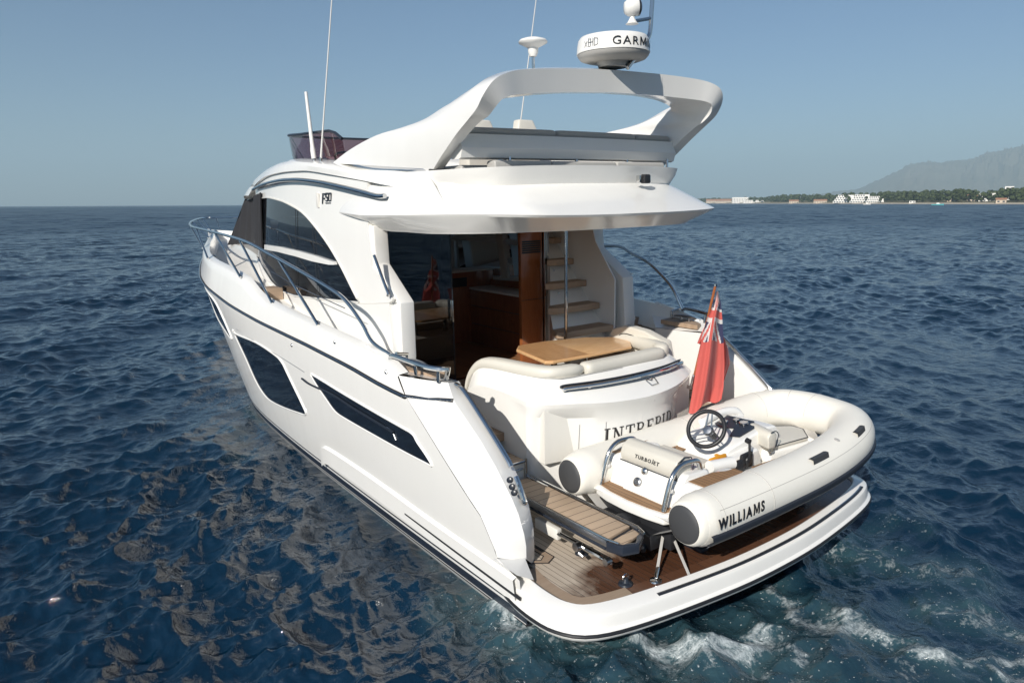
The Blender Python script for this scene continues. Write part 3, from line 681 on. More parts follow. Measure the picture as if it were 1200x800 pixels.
# ---- stern quarters: chamfer, sloping wing, inner face
zz = [1.80, 1.66, 1.61, 1.38, 1.21, 1.01, .91, .76, .66, .61]
e1 = [(-hb(itp(z, E1_), z), itp(z, E1_), z) for z in zz]
e2 = [(-1.83, 1.29, 1.765), (-1.855, 1.18, 1.655), (-1.855, 1.13, 1.61), (-1.855, .77, 1.385), (-1.855, .56, 1.22), (-1.85, .36, 1.02), (-1.84, .29, .91), (-1.83, .235, .76), (-1.82, .225, .66), (-1.82, .225, .55)]
e3 = [(-1.74, 1.33, 1.745), (-1.745, 1.25, 1.69), (-1.745, 1.18, 1.65), (-1.745, .80, 1.40), (-1.745, .56, 1.215), (-1.74, .40, 1.02), (-1.735, .335, .91), (-1.73, .285, .76), (-1.725, .275, .66), (-1.725, .275, .46)]
e4 = [(-1.67, p[1] + .04, p[2] - .01) for p in e3]
e5 = [(-1.66, 2.1, min(p[2], 1.70)) for p in e3]
quarter = merge(grid([e1, [tuple((np.array(a) + np.array(b)) / 2 + np.array((-.012, -.012, 0))) for a, b in zip(e1, e2)], e2]), grid([e2, e3]), grid([e3, e4, e5]))
ledge = grid([[(-2.085, .31, .61), (-2.06, .03, .585)], [(-1.83, .235, .57), (-1.90, .03, .49)], [(-1.80, .24, .44), (-1.88, .03, .44)]])
qtop = grid([[(-2.045, 2.45, 1.955), (-2.06, 2.05, 1.895), (-2.065, 1.72, 1.808), (-1.83, 1.29, 1.767)], [(-1.97, 2.45, 1.80), (-1.97, 2.05, 1.80), (-1.97, 1.75, 1.80), (-1.80, 1.33, 1.757)], [(-1.66, 2.1, 1.71), (-1.66, 2.0, 1.715), (-1.66, 1.75, 1.72), (-1.74, 1.33, 1.746)]])
pair('stern_quarter', merge(quarter, ledge, qtop), M['gel'], YT, ang=22)
pair('quarter_pad', slab([(-1.96, 2.08), (-1.70, 2.05), (-1.72, 1.50), (-1.84, 1.55), (-1.95, 1.78)], 1.755, 1.806), M['teakstep'], YT)
wr = [(-1.75, 1.30, 1.73), (-1.752, 1.16, 1.70), (-1.752, .80, 1.455), (-1.752, .56, 1.275), (-1.75, .50, 1.215)]
for nm, pth in (('wing_rail', wr), ('wing_rail', [(-1.752, .44, 1.15), (-1.752, .40, 1.10), (-1.75, .34, .99), (-1.745, .335, .955)])):
    make(nm, tube(cr(pth, 5), .024, 10), M['steel'], YT); make(nm, mir(tube(cr(pth, 5), .024, 10)), M['steel'], YT)
for q in ((602, 562), (604.5, 570), (607, 577)):
    p = P(q[0]-4, q[1], X=-1.853)
    make('deck_switch', lathe([(.026, 0), (.024, .02), (.016, .024)], p, (-.9, -.55, .3), 14), M['frame'], YT)
# folding mooring rail round each cleat
crl = [(-2.02, 1.98, 1.80), (-2.02, 1.98, 1.90), (-2.02, 1.90, 1.925), (-1.97, 1.5, 1.90), (-1.90, 1.33, 1.89), (-1.83, 1.30, 1.885), (-1.79, 1.35, 1.87), (-1.785, 1.40, 1.77)]
def mooring(f):
    a = make('mooring_rail', f(merge(tube(cr(crl, 4), .023, 8), bar((-1.97, 1.6, 1.78), (-1.985, 1.6, 1.915), .016), bar((-1.9, 1.34, 1.77), (-1.9, 1.34, 1.885), .016), tube([(-1.84, 2.0, 1.80), (-1.84, 2.0, 1.90), (-1.97, 1.97, 1.93)], .018, 8))), M['steel'], YT)
    make('mooring_cleat', f(merge(tube([(-1.84, 1.62, 1.855), (-1.84, 1.70, 1.865), (-1.84, 1.88, 1.865), (-1.84, 1.96, 1.855)], [.010, .017, .017, .010], 8), bar((-1.84, 1.73, 1.8), (-1.84, 1.73, 1.86), .017), bar((-1.84, 1.85, 1.8), (-1.84, 1.85, 1.86), .017))), M['alu'], YT)
mooring(lambda m: m); mooring(mir)

# ---- decks
SD_ = [(1.3, 1.70), (2.45, 1.74), (3.5, 1.79), (5, 1.87), (6, 1.97), (7, 2.10), (9, 2.2), (13, 2.32), (16.4, 2.4)]
def s0(Y): return cri(Y, [(2.0, 1.72), (4, 1.70), (5.5, 1.64), (6.5, 1.56), (7.5, 1.42), (8.5, 1.20), (9.5, .88), (11, .5)])
def Sx(Y, Z): return s0(Y) - .065 * (Z - 1.9)
rows = []
ys = list(np.linspace(2.95, 16.3, 50))
for fx in (0, .3, .6, 1.0):
    rows.append([(-(hb(y, 2.2) - .06) * (1 - fx) - fx * (1.45 if y < 7 else 0), y, itp(y, SD_) + .03 * fx * (1 if y > 7 else 0)) for y in ys])
make('side_deck', both(grid(rows)), M['nonskid'], YT, ang=50)
fore = cr([(7.2, 1.30), (8.6, 1.10), (10, .85), (12, .55), (13.4, .28), (13.6, 0)], 4)
make('foredeck_trunk', both(grid([[(-p[1] - .12, p[0], itp(p[0], SD_) - .02) for p in fore], [(-p[1], p[0] - .05, itp(p[0], SD_) + .20 * min(1, (14 - p[0]) / 3)) for p in fore], [(-p[1] * .5, p[0] - .1, itp(p[0], SD_) + .25 * min(1, (14 - p[0]) / 3)) for p in fore], [(0, p[0] - .1, itp(p[0], SD_) + .27 * min(1, (14 - p[0]) / 3)) for p in fore]])), M['gel2'], YT)
for f in (lambda m: m, mir):
    make('deck_cleat', f(merge(tube([(-1.42, 10.15, 2.33), (-1.42, 10.25, 2.345), (-1.42, 10.45, 2.345), (-1.42, 10.55, 2.33)], [.012, .022, .022, .012], 8), box(-1.45, -1.39, 10.25, 10.45, 2.22, 2.33))), M['alu'], YT)
    s = make('side_step', f(merge(box(-1.97, -1.69, 2.62, 2.95, 1.10, 1.745))), M['teakstep'], YT, bev=.012)
    s = make('side_step', f(merge(box(-1.97, -1.69, 2.32, 2.62, 1.10, 1.49))), M['teakstep'], YT, bev=.012)
    make('locker_line', f(merge(box(-1.972, -1.692, 2.314, 2.32, 1.30, 1.312))), M['black'], s)
    make('knob', f(lathe([(.0, 0), (.014, .002), (.012, .02)], (-1.83, 2.318, 1.38), (0, -1, 0), 10)), M['steel'], s)
for f in (lambda m: m, mir): make('deck_step', f(merge(box(-1.93, -1.60, 6.05, 6.4, 1.9, 2.14))), M['teakstep'], YT, bev=.012)
cock = make('cockpit_deck', slab([(-1.98, 3.5), (-1.98, 1.9), (-1.66, 1.9), (-1.66, 1.5), (1.66, 1.5), (1.66, 1.9), (1.98, 1.9), (1.98, 3.5)], 1.02, 1.10), M['teakdeck'], YT)
pair('cockpit_side', merge(prism([(-1.985, 1.9, 1.05), (-1.985, 3.6, 1.05), (-1.985, 3.6, 1.93), (-1.985, 2.4, 1.80), (-1.985, 2.05, 1.8), (-1.985, 1.9, 1.79)], (-.03, 0, 0))), M['gel'], YT)

# ---- deckhouse sides
def SP(x, y): p = PS(x, y, Sx, -1.6); return (p[1], p[2])
crease_px = [(289,234),(297,222),(312,209),(330,203.5),(350,201.5),(368,202),(406,209),(454,219.5),(489,234),(515,251)]
glass_top = [(303,233),(313,231.6),(325,234),(336,238),(354,248.5),(370,266),(386,288),(400,312),(413,338),(421.5,354.5)]
glass_bot = [(394.5,352),(370,349.5),(345,346.6),(329,341),(318,330),(309,316),(302,303),(296,292)]
gpoly = [SP(*q) for q in cr([(a, b, 0) for a, b in glass_top], 3) for q in [q[:2]]] + [SP(*q) for q in glass_bot]
crs = [SP(q[0], q[1]) for q in cr([(a, b, 0) for a, b in crease_px], 4)]
out = [(2.62, 1.62), (3.5, 1.68), (5, 1.80), (6.5, 1.98), (7.5, 2.06), (8.7, 2.2), (9.05, 2.35), (8.5, 2.85)] + [c for c in crs if c[0] > 3.05] + [SP(*q) for q in ((431,262),(432,272),(436,312),(446,328),(456,345.5),(460,351),(456,356),(459,390),(462,420))]
fs = lambda y, z: (-Sx(y, z), y, z)
cabin = make('deckhouse', both(fill(out, fs, .14, holes=[gpoly], thick=(.07, 0, 0))), M['gel'], YT, ang=30)
sw = make('side_window', fill(gpoly, lambda y, z: (-Sx(y, z) + .012, y, z), .2), M['portglass'], cabin, ang=60)
sw2 = make('side_window', mir(fill(gpoly, lambda y, z: (-Sx(y, z) + .012, y, z), .2)), M['glass'], cabin, ang=60)
for f, w in ((lambda m: m, sw), (mir, sw2)):
    make('window_trim', f(tube([np.array(fs(*q)) + np.array((-.004, 0, 0)) for q in gpoly], .012, 6, closed=True)), M['gel2'], w)
    mul = [SP(*q) for q in ((312,286.5),(330,289),(350,293.5),(372,299.5),(393,306.5),(394,310),(388,310),(368,306),(348,300),(328,295),(312,292))]
    make('window_bar', f(fill(mul, lambda y, z: (-Sx(y, z) - .03, y, z), .1, thick=(.05, 0, 0))), M['gel'], w)
    [make('window_joint', f(tube([np.array(fs(*SP(*a))) + np.array((-.002, 0, 0)), np.array(fs(*SP(*b))) + np.array((-.002, 0, 0))], .004, 5)), M['black'], w) for a, b in (((346.5, 245), (347.5, 345)), ((366, 264), (373, 349)))]
# buttress block that carries the overhang: outer skin above, thick core inboard
core = [SP(*q) for q in ((382,252),(424,275),(434,274.5),(436,312),(446,328),(456,345.5),(460,351))]
ins = lambda y, z: (-Sx(y, z) + .09, y, z)
but = [(2.58, 1.10), (2.44, 1.75), (2.47, 2.31), (2.98, 2.66), (3.02, 3.06), (3.6, 3.08), (3.6, 1.10)]
pair('buttress', fill(but, lambda y, z: (-1.655 + .03 * (z - 1.9), y, z), .2, thick=(.17, .02, 0)), M['gel'], cabin, bev=.02)
pair('buttress_joint', tube([fs(*SP(*q)) for q in ((421.5,355.5),(440,355.2),(456,354.5),(461,352))], .007, 6), M['gel2'], cabin)
hr = [np.array(fs(*SP(*q))) + np.array((-.035, -.02, 0)) for q in ((441,299),(442.5,303),(448,318),(454,334),(457.5,343),(457,346))]
make('grab_rail', tube(cr(hr, 4), .016, 8), M['steel'], cabin)
hr = [P(*q, X=1.60) for q in ((696,281),(699,287),(704,296),(709,303.5),(712.5,309),(712.5,312))]
make('grab_rail', tube(cr(hr, 4), .016, 8), M['steel'], cabin)
# handrail under the flybridge brow, badge, side light
hr = [np.array(fs(*SP(*q))) + np.array((-.055, 0, 0)) for q in ((300,222),(312,216.5),(330,212),(345,210.7),(359,211),(380,213.6),(397,217),(425,223.5),(447,229.5),(457,229.5))]
for f in (lambda m: m, mir):
    r_ = make('handrail', f(tube(cr(hr, 5), .024, 8)), M['steel'], cabin)
    make('handrail_foot', f(merge(*[bar(hr[i], hr[i] + np.array((.06, 0, -.01)), .012) for i in (1, 3, 6, 8)])), M['steel'], r_)
    bp = SP(373.5, 235); make('vent_cover', f(merge(prism([(-Sx(*bp) - .002, bp[0] + a, bp[1] + b) for a, b in ((-.03, -.085), (.03, -.08), (.03, .09), (-.03, .085))], (-.02, 0, 0)))), M['gel2'], cabin, bev=.006)
# model badge: slanted figures in a frame
def badge():
    parts = []
    def q(pts): parts.append(prism([(0, a, b) for a, b in pts], (-.008, 0, 0)))
    def st(a, b, w=.018): 
        d = np.array(b) - np.array(a); n = np.array((-d[1], d[0])) / np.linalg.norm(d) * w / 2
        q([tuple(np.array(a) + n), tuple(np.array(b) + n), tuple(np.array(b) - n), tuple(np.array(a) - n)])
    # u to the right (aft), v up;  drawn aft = smaller Y so mirror later
    st((0, 0), (.035, .15)); st((.03, .145), (.11, .145)); st((.018, .08), (.085, .08))
    st((.125, .15), (.19, .15)); st((.125, .15), (.118, .095)); st((.118, .095), (.175, .095)); st((.175, .095), (.168, .045)); st((.168, .045), (.105, .045))
    st((.215, .15), (.285, .15)); st((.215, .15), (.20, .045)); st((.20, .045), (.27, .045)); st((.285, .15), (.27, .045))
    st((.10, .012), (.265, .012), .014)
    return merge(*parts)
b0 = SP(378.5, 239); V, F = badge(); V = [(-Sx(b0[0], b0[1]) - .004 + v[0], b0[0] - v[1] * .98, b0[1] + v[2] * .80) for v in V]
make('model_badge', (V, F), M['frame'], cabin, smooth=False); make('model_badge', mir((V, F)), M['frame'], cabin, smooth=False)

# ---- black canvas over the windscreen and its side
cov = [SP(*q) for q in ((307.8,225.5),(302,228.5),(295,232),(288.5,235),(281,255),(274,274),(268.5,287),(283,286),(296,289),(308,291.5))]
side = fill(cov, lambda y, z: (-Sx(y, z) - .03 - .012 * sin(y * 14 + z * 5), y, z), .07, thick=(.02, 0, 0))
ws = []
for t in np.linspace(0, 1, 12):
    y0, z0 = 7.72 + 1.10 * t, 3.36 - .66 * t
    y0, z0 = (1 - t) * cov[3][0] + t * cov[6][0], (1 - t) * cov[3][1] + t * cov[6][1]
    w_ = Sx(y0, z0) + .03; ws.append([(-w_ * c, y0 + .75 * (1 - c * c) , z0 + .10 * (1 - c*c) + .01 * sin(c * 20)) for c in np.linspace(1, -1, 25)])
make('windscreen_cover', merge(side, mir(side), grid(ws)), M['canvas'], YT, ang=60)

# ---- flybridge: front cowl, coaming, aft overhang
def topx(Y, Z): return cri(Y, [(1.5, 1.50), (4, 1.50), (5.4, 1.44), (6.3, 1.34), (7.2, 1.18), (7.9, 1.02), (8.4, .85)])
top_px = [(291,229.5),(300,215),(314,201.5),(327,192),(338,188.5),(345,187),(387,190),(425,198.5),(470,200.5),(501,201.5)]
top = [PS(q[0], q[1], topx, -1.45) for q in cr([(a, b, 0) for a, b in top_px], 4)]
cre = [np.array((-Sx(*q) - .035 * min(1, max(0, (q[0] - 2.6) / 1.6)) + .11 * min(1, max(0, (2.9 - q[0]) / .8)), q[0], q[1] + .012)) for q in crs]
rows = [[c + np.array((.05, 0, -.014)) for c in cre], cre]
for f in (.3, .6, .85):
    rows.append([c + (t - c) * f + np.array((-.05 * sin(pi * f) * min(1, max(0, (c[1] - 2.2) / 1.5)), .0, .03 * sin(pi * f) * min(1, max(0, (c[1] - 2.2) / 1.5)))) for c, t in zip(cre, top)])
top = [t + np.array((.07, 0, -.05)) * min(1, max(0, (2.7 - t[1]) / .6)) for t in top]
rows.append(top)
inn = []; inn2 = []; inn3 = []
for t in top:
    y = t[1]
    if y > 5.45:
        k = min(1, (y - 5.45) / 1.0)
        inn.append((t[0] * .8, y + .10 * k, t[2] + .03)); inn2.append((t[0] * .4, y + .22 * k, t[2] + .06)); inn3.append((0, y + .26 * k, t[2] + .065))
    else:
        inn.append((t[0] + .12, y, t[2] + .015)); inn2.append((t[0] + .15, y, t[2] - .06)); inn3.append((t[0] + .17, y, 3.34))
rows += [inn, inn2, inn3]
fly = make('flybridge', both(grid(rows)), M['gel'], YT, ang=34)
make('fly_deck', slab([(-1.2, 1.85), (1.2, 1.85), (1.32, 2.6), (1.32, 5.4), (-1.32, 5.4), (-1.32, 2.6)], 3.26, 3.345), M['teakdeck'], fly)
lip = [(-1.595, 4.02), (-1.665, 3.6), (-1.72, 3.1), (-1.71, 2.6), (-1.68, 2.2), (-1.62, 1.83), (-1.525, 1.48), (-1.36, 1.14), (-1.15, .87), (-.8, .80), (-.4, .775), (0, .77)]
lipz = [3.20, 3.185, 3.17, 3.175, 3.18, 3.185, 3.19, 3.185, 3.175, 3.165, 3.16, 3.16]
tp = [(-1.50, 4.02), (-1.5, 3.6), (-1.5, 3.0), (-1.5, 2.5), (-1.5, 2.15), (-1.49, 1.98), (-1.46, 1.82), (-1.36, 1.60), (-1.15, 1.38), (-.8, 1.31), (-.4, 1.28), (0, 1.27)]
tz = [3.66, 3.62, 3.60, 3.585, 3.58, 3.58, 3.58, 3.585, 3.59, 3.60, 3.605, 3.605]
bt = [(-1.56, 4.0), (-1.52, 3.6), (-1.52, 3.0), (-1.52, 2.5), (-1.50, 2.1), (-1.46, 1.78), (-1.38, 1.52), (-1.22, 1.30), (-.98, 1.12), (-.7, 1.03), (-.35, 1.0), (0, 1.0)]
bz = [3.17, 3.09, 3.01, 3.005, 3.0, 3.005, 3.01, 3.015, 3.02, 3.02, 3.02, 3.02]
L = [np.array((a[0], a[1], z)) for a, z in zip(lip, lipz)]; T = [np.array((a[0], a[1], z)) for a, z in zip(tp, tz)]; Bt = [np.array((a[0], a[1], z)) for a, z in zip(bt, bz)]
def mix_(a, b, f, dz=0): return [p + (q - p) * f + np.array((0, 0, dz)) for p, q in zip(a, b)]
aft = [min(1, max(0, (2.3 - a[1]) / .8)) for a in lip]      # 0 on the sides, 1 across the stern: the hollow under the rail
m1 = [t * (1 - .004 * k) + (l - t) * .10 * (1 - k) + np.array((0, .03 * k, -.03 * (1 - k) - .055 * k)) for t, l, k in zip(T, L, aft)]
m2 = [(t + (l - t) * .30) * (1 - k) + k * (t * np.array((.975, 1, 1)) + np.array((0, .085, -.165))) for t, l, k in zip(T, L, aft)]
m2b = [a * .97 + b * .03 for a, b in zip(m2, L)]
m3 = [a * .5 + b * .5 for a, b in zip(m2, L)]; m4 = [a * .04 + b * .96 for a, b in zip(m2, L)]
tin = [t + np.array((.10 * (1 - k) , .10 * k, .0)) for t, k in zip(T, aft)]
tin2 = [t + np.array((.12 * (1 - k), .12 * k, -.24)) for t, k in zip(T, aft)]
un = [np.array((b[0] * .9, b[1] + .35, 3.05)) for b in Bt]
un2 = [np.array((b[0] * .6, max(b[1], 2.6), 3.06)) for b in Bt]
def curve(r): return r[:1] + cr(r[1:], 3)
rr = [cr(r, 3) for r in (tin2, tin, T, m1, m2, m2b, m3, m4, L, mix_(L, Bt, .06, -.012), mix_(L, Bt, .9, .004), Bt, un, un2)]
ov = make('overhang', both(grid(rr)), M['gel'], fly, ang=24)
make('stern_light', merge(box(.44, .52, 1.165, 1.23, 3.43, 3.52)), M['black'], fly, bev=.015)
make('stern_light_bracket', merge(box(.40, .43, 1.2, 1.25, 3.44, 3.51), box(.53, .56, 1.2, 1.25, 3.44, 3.51)), M['steel'], fly, bev=.006)
# headlining above saloon and cockpit
make('ceiling', slab([(-1.5, 2.3), (1.5, 2.3), (1.42, 5.5), (1.22, 6.9), (-1.22, 6.9), (-1.42, 5.5)], 3.065, 3.10), M['gel2'], fly)

# ---- radar arch
A_ = [(-1.50, 1.96, 3.59), (-1.515, 1.74, 3.73), (-1.525, 1.5, 3.89), (-1.525, 1.30, 4.01), (-1.525, 1.18, 4.09), (-1.51, 1.10, 4.20), (-1.44, 1.06, 4.30), (-1.32, 1.06, 4.36), (-1.1, 1.09, 4.405), (-.6, 1.13, 4.44), (0, 1.15, 4.455)]
fpx = [(389,191),(410,173),(440,155),(470,145),(497,134),(520,118)]
F_ = [tuple(P(q[0], q[1], X=-1.49 + .012 * i)) for i, q in enumerate(fpx)]
F_ += [tuple(P(538, 108.5, X=-1.39)), (-1.27, 1.61, 4.285), (-1.02, 1.62, 4.35), (-.55, 1.68, 4.425), (0, 1.72, 4.455)]
nin = [(.13, .0, 0), (.13, 0, -.01), (.13, .02, -.02), (.13, .03, -.03), (.14, .03, -.06), (.13, .02, -.10), (.10, .02, -.135), (.06, .02, -.16), (.03, .02, -.18), (.01, .02, -.185), (0, .02, -.185)]
def tilt_(r): return [(p[0], p[1], p[2] + .038 * p[0] * min(1, max(0, (p[2] - 3.7) / .5))) for p in r]
def arch_rows():
    A = cr(A_, 4); Fc = cr(F_, 4); Ni = cr(nin, 4); out = []
    for a, f, n in zip(A, Fc, Ni):
        o1 = a + (f - a) * .33 - n * .22; o2 = a + (f - a) * .7 - n * .15
        fi = f + n * .42; i2 = a + (f - a) * .7 + n * .75; i1 = a + (f - a) * .3 + n * 1.0; ai = a + n * 1.05 + (f - a) * .02
        out.append([a, o1, o2, f, f + n * .1 + (f - a) * .0, fi, i2, i1, ai])
    return out
ar = arch_rows(); ar = ar + [[(-p[0], p[1], p[2]) for p in r] for r in ar[-2::-1]]
ar = [tilt_(r) for r in ar]
V, F = grid(ar, cu=True); F += [tuple(range(9)), tuple(range((len(ar)-1)*9, len(ar)*9))]
arch = make('radar_arch', (V, F), M['gel'], YT, ang=30)

# ---- seat across the back of the flybridge
sb = make('fly_seat_back', merge(box(-1.36, 1.36, 1.60, 1.70, 3.72, 3.865)), M['gel2'], fly, bev=.02)
V, F = grid([[(x, 1.54 - .03 * (1 - (x/1.4)**2), 3.70 + .0), ] for x in (0,)]) if False else ([], [])
pr_ = [(1.62, 3.665), (1.585, 3.68), (1.555, 3.765), (1.575, 3.80), (1.60, 3.885), (1.66, 3.90), (1.74, 3.86), (1.74, 3.67)]
rows = [[(x, a[0] + .06 * (x / 1.4) ** 2, a[1]) for a in pr_] for x in np.linspace(-1.40, 1.40, 15)]
V, F = grid(rows, cu=True); F += [tuple(range(8)), tuple(range(14*8, 15*8))]
bpy.data.objects.remove(sb)
sb = make('fly_seat_back', (V, F), M['gel'], fly, ang=30)
def roll(path, rx, rz, n=12, capr=True):
    """a soft upholstered roll along a path: flattened section, rounded ends"""
    p = [np.array(q, float) for q in path]; L_ = len(p); rows = []
    for i in range(L_):
        t = p[min(i+1, L_-1)] - p[max(i-1, 0)]; t[2] = 0; t /= np.linalg.norm(t) + 1e-9; s = np.array((t[1], -t[0], 0))
        e = min(i, L_ - 1 - i); k = min(1.0, (.45, .8, .95)[e] if e < 3 else 1.0)
        rows.append([p[i] + s * rx * k * np.sign(cos(a)) * abs(cos(a)) ** .7 + np.array((0, 0, rz * k * np.sign(sin(a)) * abs(sin(a)) ** .7)) for a in np.linspace(0, 2*pi, n, endpoint=False)])
    V, F = grid(rows, cu=True); F += [tuple(range(n)), tuple(range((L_-1)*n, L_*n))]
    return V, F
def seg(a, b, n=10):
    a = np.array(a, float); b = np.array(b, float)
    e = [0, .012, .03, .06] + list(np.linspace(.12, .88, n)) + [.94, .97, .988, 1]
    return [a + (b - a) * t for t in e]
for x0, x1 in ((-1.36, -.30), (-.29, .80), (.81, 1.36)):
    make('fly_cushion', roll([(p[0], 1.69 + .06 * (p[0] / 1.4) ** 2, 3.915) for p in seg((x0, 0, 0), (x1, 0, 0))], .075, .038), M['vinylgrey'], fly, ang=50)
make('fly_seat', merge(box(-1.34, 1.34, 1.74, 2.35, 3.345, 3.62)), M['vinylgrey'], fly, bev=.04, seg=3)
for x0, x1 in ((-1.12, -.45), (-.445, .40), (.405, 1.12)):
    make('fly_lower_cushion', merge(box(x0, x1, 1.52, 1.66, 3.42, 3.655)), M['vinylgrey'], fly, bev=.03, seg=3)
for x in (-.90, -.08, .62, 1.24):
    make('seat_post', merge(bar((x, 1.60, 3.58), (x + .015, 1.61, 3.69), .014)), M['steel'], fly)
# helm seats showing over the seat back
for q in (567, 618):
    x, _, zt = P(q, 140, Y=3.6)
    s = make('helm_seat', merge(box(x - .24, x + .24, 3.62, 3.85, 3.35, zt - .14)), M['vinyl'], fly, bev=.07, seg=3)
    make('headrest', merge(prism([(x - .17, 3.58, zt - .16), (x + .17, 3.58, zt - .16), (x + .115, 3.62, zt), (x - .115, 3.62, zt)], (0, .13, 0))), M['vinyl'], s, bev=.03, seg=3)
make('helm_console', merge(prism([(-1.05, 5.6, 3.35), (-1.05, 5.05, 3.35), (-1.05, 5.1, 3.7), (-1.05, 5.5, 3.86), (-1.05, 5.9, 3.8)], (1.3, 0, 0))), M['gel2'], fly, bev=.03)
# spray screen round the front of the flybridge
scr = cr([(-1.36, 4.15), (-1.37, 5.0), (-1.33, 5.7), (-1.25, 6.2), (-1.0, 6.62), (-.5, 6.88), (0, 6.95), (.5, 6.88), (1.0, 6.62), (1.25, 6.2), (1.33, 5.7), (1.37, 5.0), (1.36, 4.15)], 5)
def zb_(y): return itp(y, [(4.1, 3.72), (5.0, 3.83), (6.0, 3.86), (7, 3.93)])
def zt_(y): return itp(y, [(4.15, 4.02), (4.4, 4.13), (5.5, 4.17), (7, 4.26)])
b_ = [np.array((p[0], p[1], zb_(p[1]))) for p in scr]; t_ = [np.array((p[0] * 1.03, p[1] + .02, zt_(p[1]))) for p in scr]
fsn = make('spray_screen', grid([b_, t_]), M['smoke'], fly, ang=60)
make('screen_rail', tube(t_, .018, 8), M['frame'], fsn)
make('screen_bar', merge(*[tube([b_[i], t_[i]], .014, 6) for i in (17, len(scr) - 18)]), M['steel'], fsn)
make('fly_grab_bar', tube(cr([(-1.0, 5.3, 3.80), (-1.0, 5.3, 3.92), (-.7, 5.4, 3.95), (-.3, 5.4, 3.95), (-.05, 5.3, 3.9), (-.05, 5.3, 3.8)], 4), .016, 8), M['frame'], fly)

# ---- bow rail
def rail_pt(x, y, X): return P(x, y, X=X)
tops = [(-1.98, 2.04, 1.90)] + [tuple(P(*q, X=X)) for q, X in (((437,401),-1.985),((424,378),-2.0),((405,352),-2.02),((385,337),-2.03),((345,314),-2.06),((316,298),-2.06),((290,284),-2.05),((262,275),-1.98))]
end = [(-1.86, 9.6, 2.90), (-1.66, 10.8, 2.90), (-1.36, 12.2, 2.90), (-.95, 13.8, 2.91), (-.5, 15.2, 2.92), (-.22, 16.0, 2.92), (0, 16.3, 2.92)]
half_ = tops + end
stb_ = [tuple(P(*q, X=X)) for q, X in (((800,362),1.98),((789,339),1.985),((777,324),2.0),((760,308),2.01),((740,297),2.02),((720,288),2.03))]
full = half_ + [(-p[0], p[1], p[2]) for p in half_[-2:4:-1]] + stb_[::-1]
br = make('bow_rail', tube(cr(full, 5), .021, 8), M['steel'], YT)
hc_ = cr(half_, 14)
def near_px(x, y):      # the spot on the rail nearest a measured picture point
    d = ray(x, y); d = d / np.linalg.norm(d)
    return min(hc_, key=lambda p: np.linalg.norm(np.cross(p - CP, d)) / np.linalg.norm(p - CP))
for b0, t0 in (((373,383),(328,301)),((319,354),(280,281)),((282,327),(252,274)),((254,315),(229,269)),((239,306),(219,265))):
    tt = near_px(*t0); yb = P(*b0, X=-2.07)[1] if b0[0] > 270 else tt[1] - .9
    bb = np.array((-hb(yb, 2.2) + .05 if yb > 7 else -2.07, yb, cri(yb, ZB_)))
    for f in (lambda m: m, mir): make('stanchion', f(bar(bb, tt, .017, 8)), M['steel'], br)
for yb, yt in ((12.9, 13.6), (14.3, 15.0), (15.6, 16.1)):
    bb = np.array((-hb(yb, 2.45) + .05, yb, cri(yb, ZB_))); tt = np.array(min(hc_, key=lambda p: abs(p[1] - yt)))
    for f in (lambda m: m, mir): make('stanchion', f(bar(bb, tt, .016, 8)), M['steel'], br)
wire = [P(395, 344, X=-2.04), P(404, 356, X=-2.03)]
pair('lifeline', tube([P(*q, X=-2.03) for q in ((318,318),(345,334),(380,350),(404,361))], .005, 5), M['alu'], br)
# ================================================================== platform, transom, cockpit, saloon
plan = [(-1.865, .24), (-1.90, .05), (-1.91, -.15), (-1.885, -.33), (-1.77, -.46), (-1.42, -.555), (-.8, -.64), (-.3, -.68)]
plan = cr(plan + [(-x, y) for x, y in plan[::-1]], 4)
def offs(path, o):
    p = [np.array(q, float)[:2] for q in path]; out = []
    for i in range(len(p)):
        t = p[min(i+1, len(p)-1)] - p[max(i-1, 0)]; t /= np.linalg.norm(t); out.append(p[i] + np.array((t[1], -t[0])) * -o)
    return out
sgn = 1 if offs(plan, .1)[len(plan)//2][1] < plan[len(plan)//2][1] else -1
def prow(o, z): return [(q[0], q[1], z) for q in offs(plan, sgn * o)]
prof = [(-.03, .40), (-.012, .452), (.0, .478), (.012, .484), (.10, .466), (.122, .455), (.130, .438), (.140, .36), (.165, .345), (.168, .31), (.160, .292), (.135, .27), (.09, .255), (.0, .24), (-.5, .2)]
plat = make('swim_platform', grid([prow(o, z) for o, z in prof]), M['gel'], YT, ang=28)
make('platform_rub_rail', tube([np.array(q) for q in prow(.164, .328)], .015, 8), M['black'], plat)
ii = [i for i, q in enumerate(plan) if -1.33 < q[0] < 1.72]
strip = [prow(.088, .466)[i] for i in ii]
make('platform_strip', tube([np.array(q) for q in strip], .013, 8, flat=.6), M['rubnavy'], plat)
strip2 = [prow(.074, .470)[i] for i in ii]
make('platform_strip_trim', tube([np.array(q) for q in strip2], .007, 6, flat=.7), M['alu'], plat)
inner = offs(plan, -sgn * .115)
dk = [(-1.75, 1.15)] + [tuple(q) for q in inner] + [(1.75, 1.15)]
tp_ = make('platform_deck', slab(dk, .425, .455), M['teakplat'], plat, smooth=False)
mg = grid([[(q[0], q[1], .458) for q in offs(plan, sgn * -.012)], [(q[0], q[1], .458) for q in offs(plan, -sgn * .125)]])
V, F = mg; me_i = [0 if (V[f[0]][0] < -1.45) else 1 for f in F]
mo = make('deck_margin', (V, F), [M['teakmargin'], M['wetmargin']], plat, smooth=False, fix=False)
for p_, i_ in zip(mo.data.polygons, me_i): p_.material_index = i_
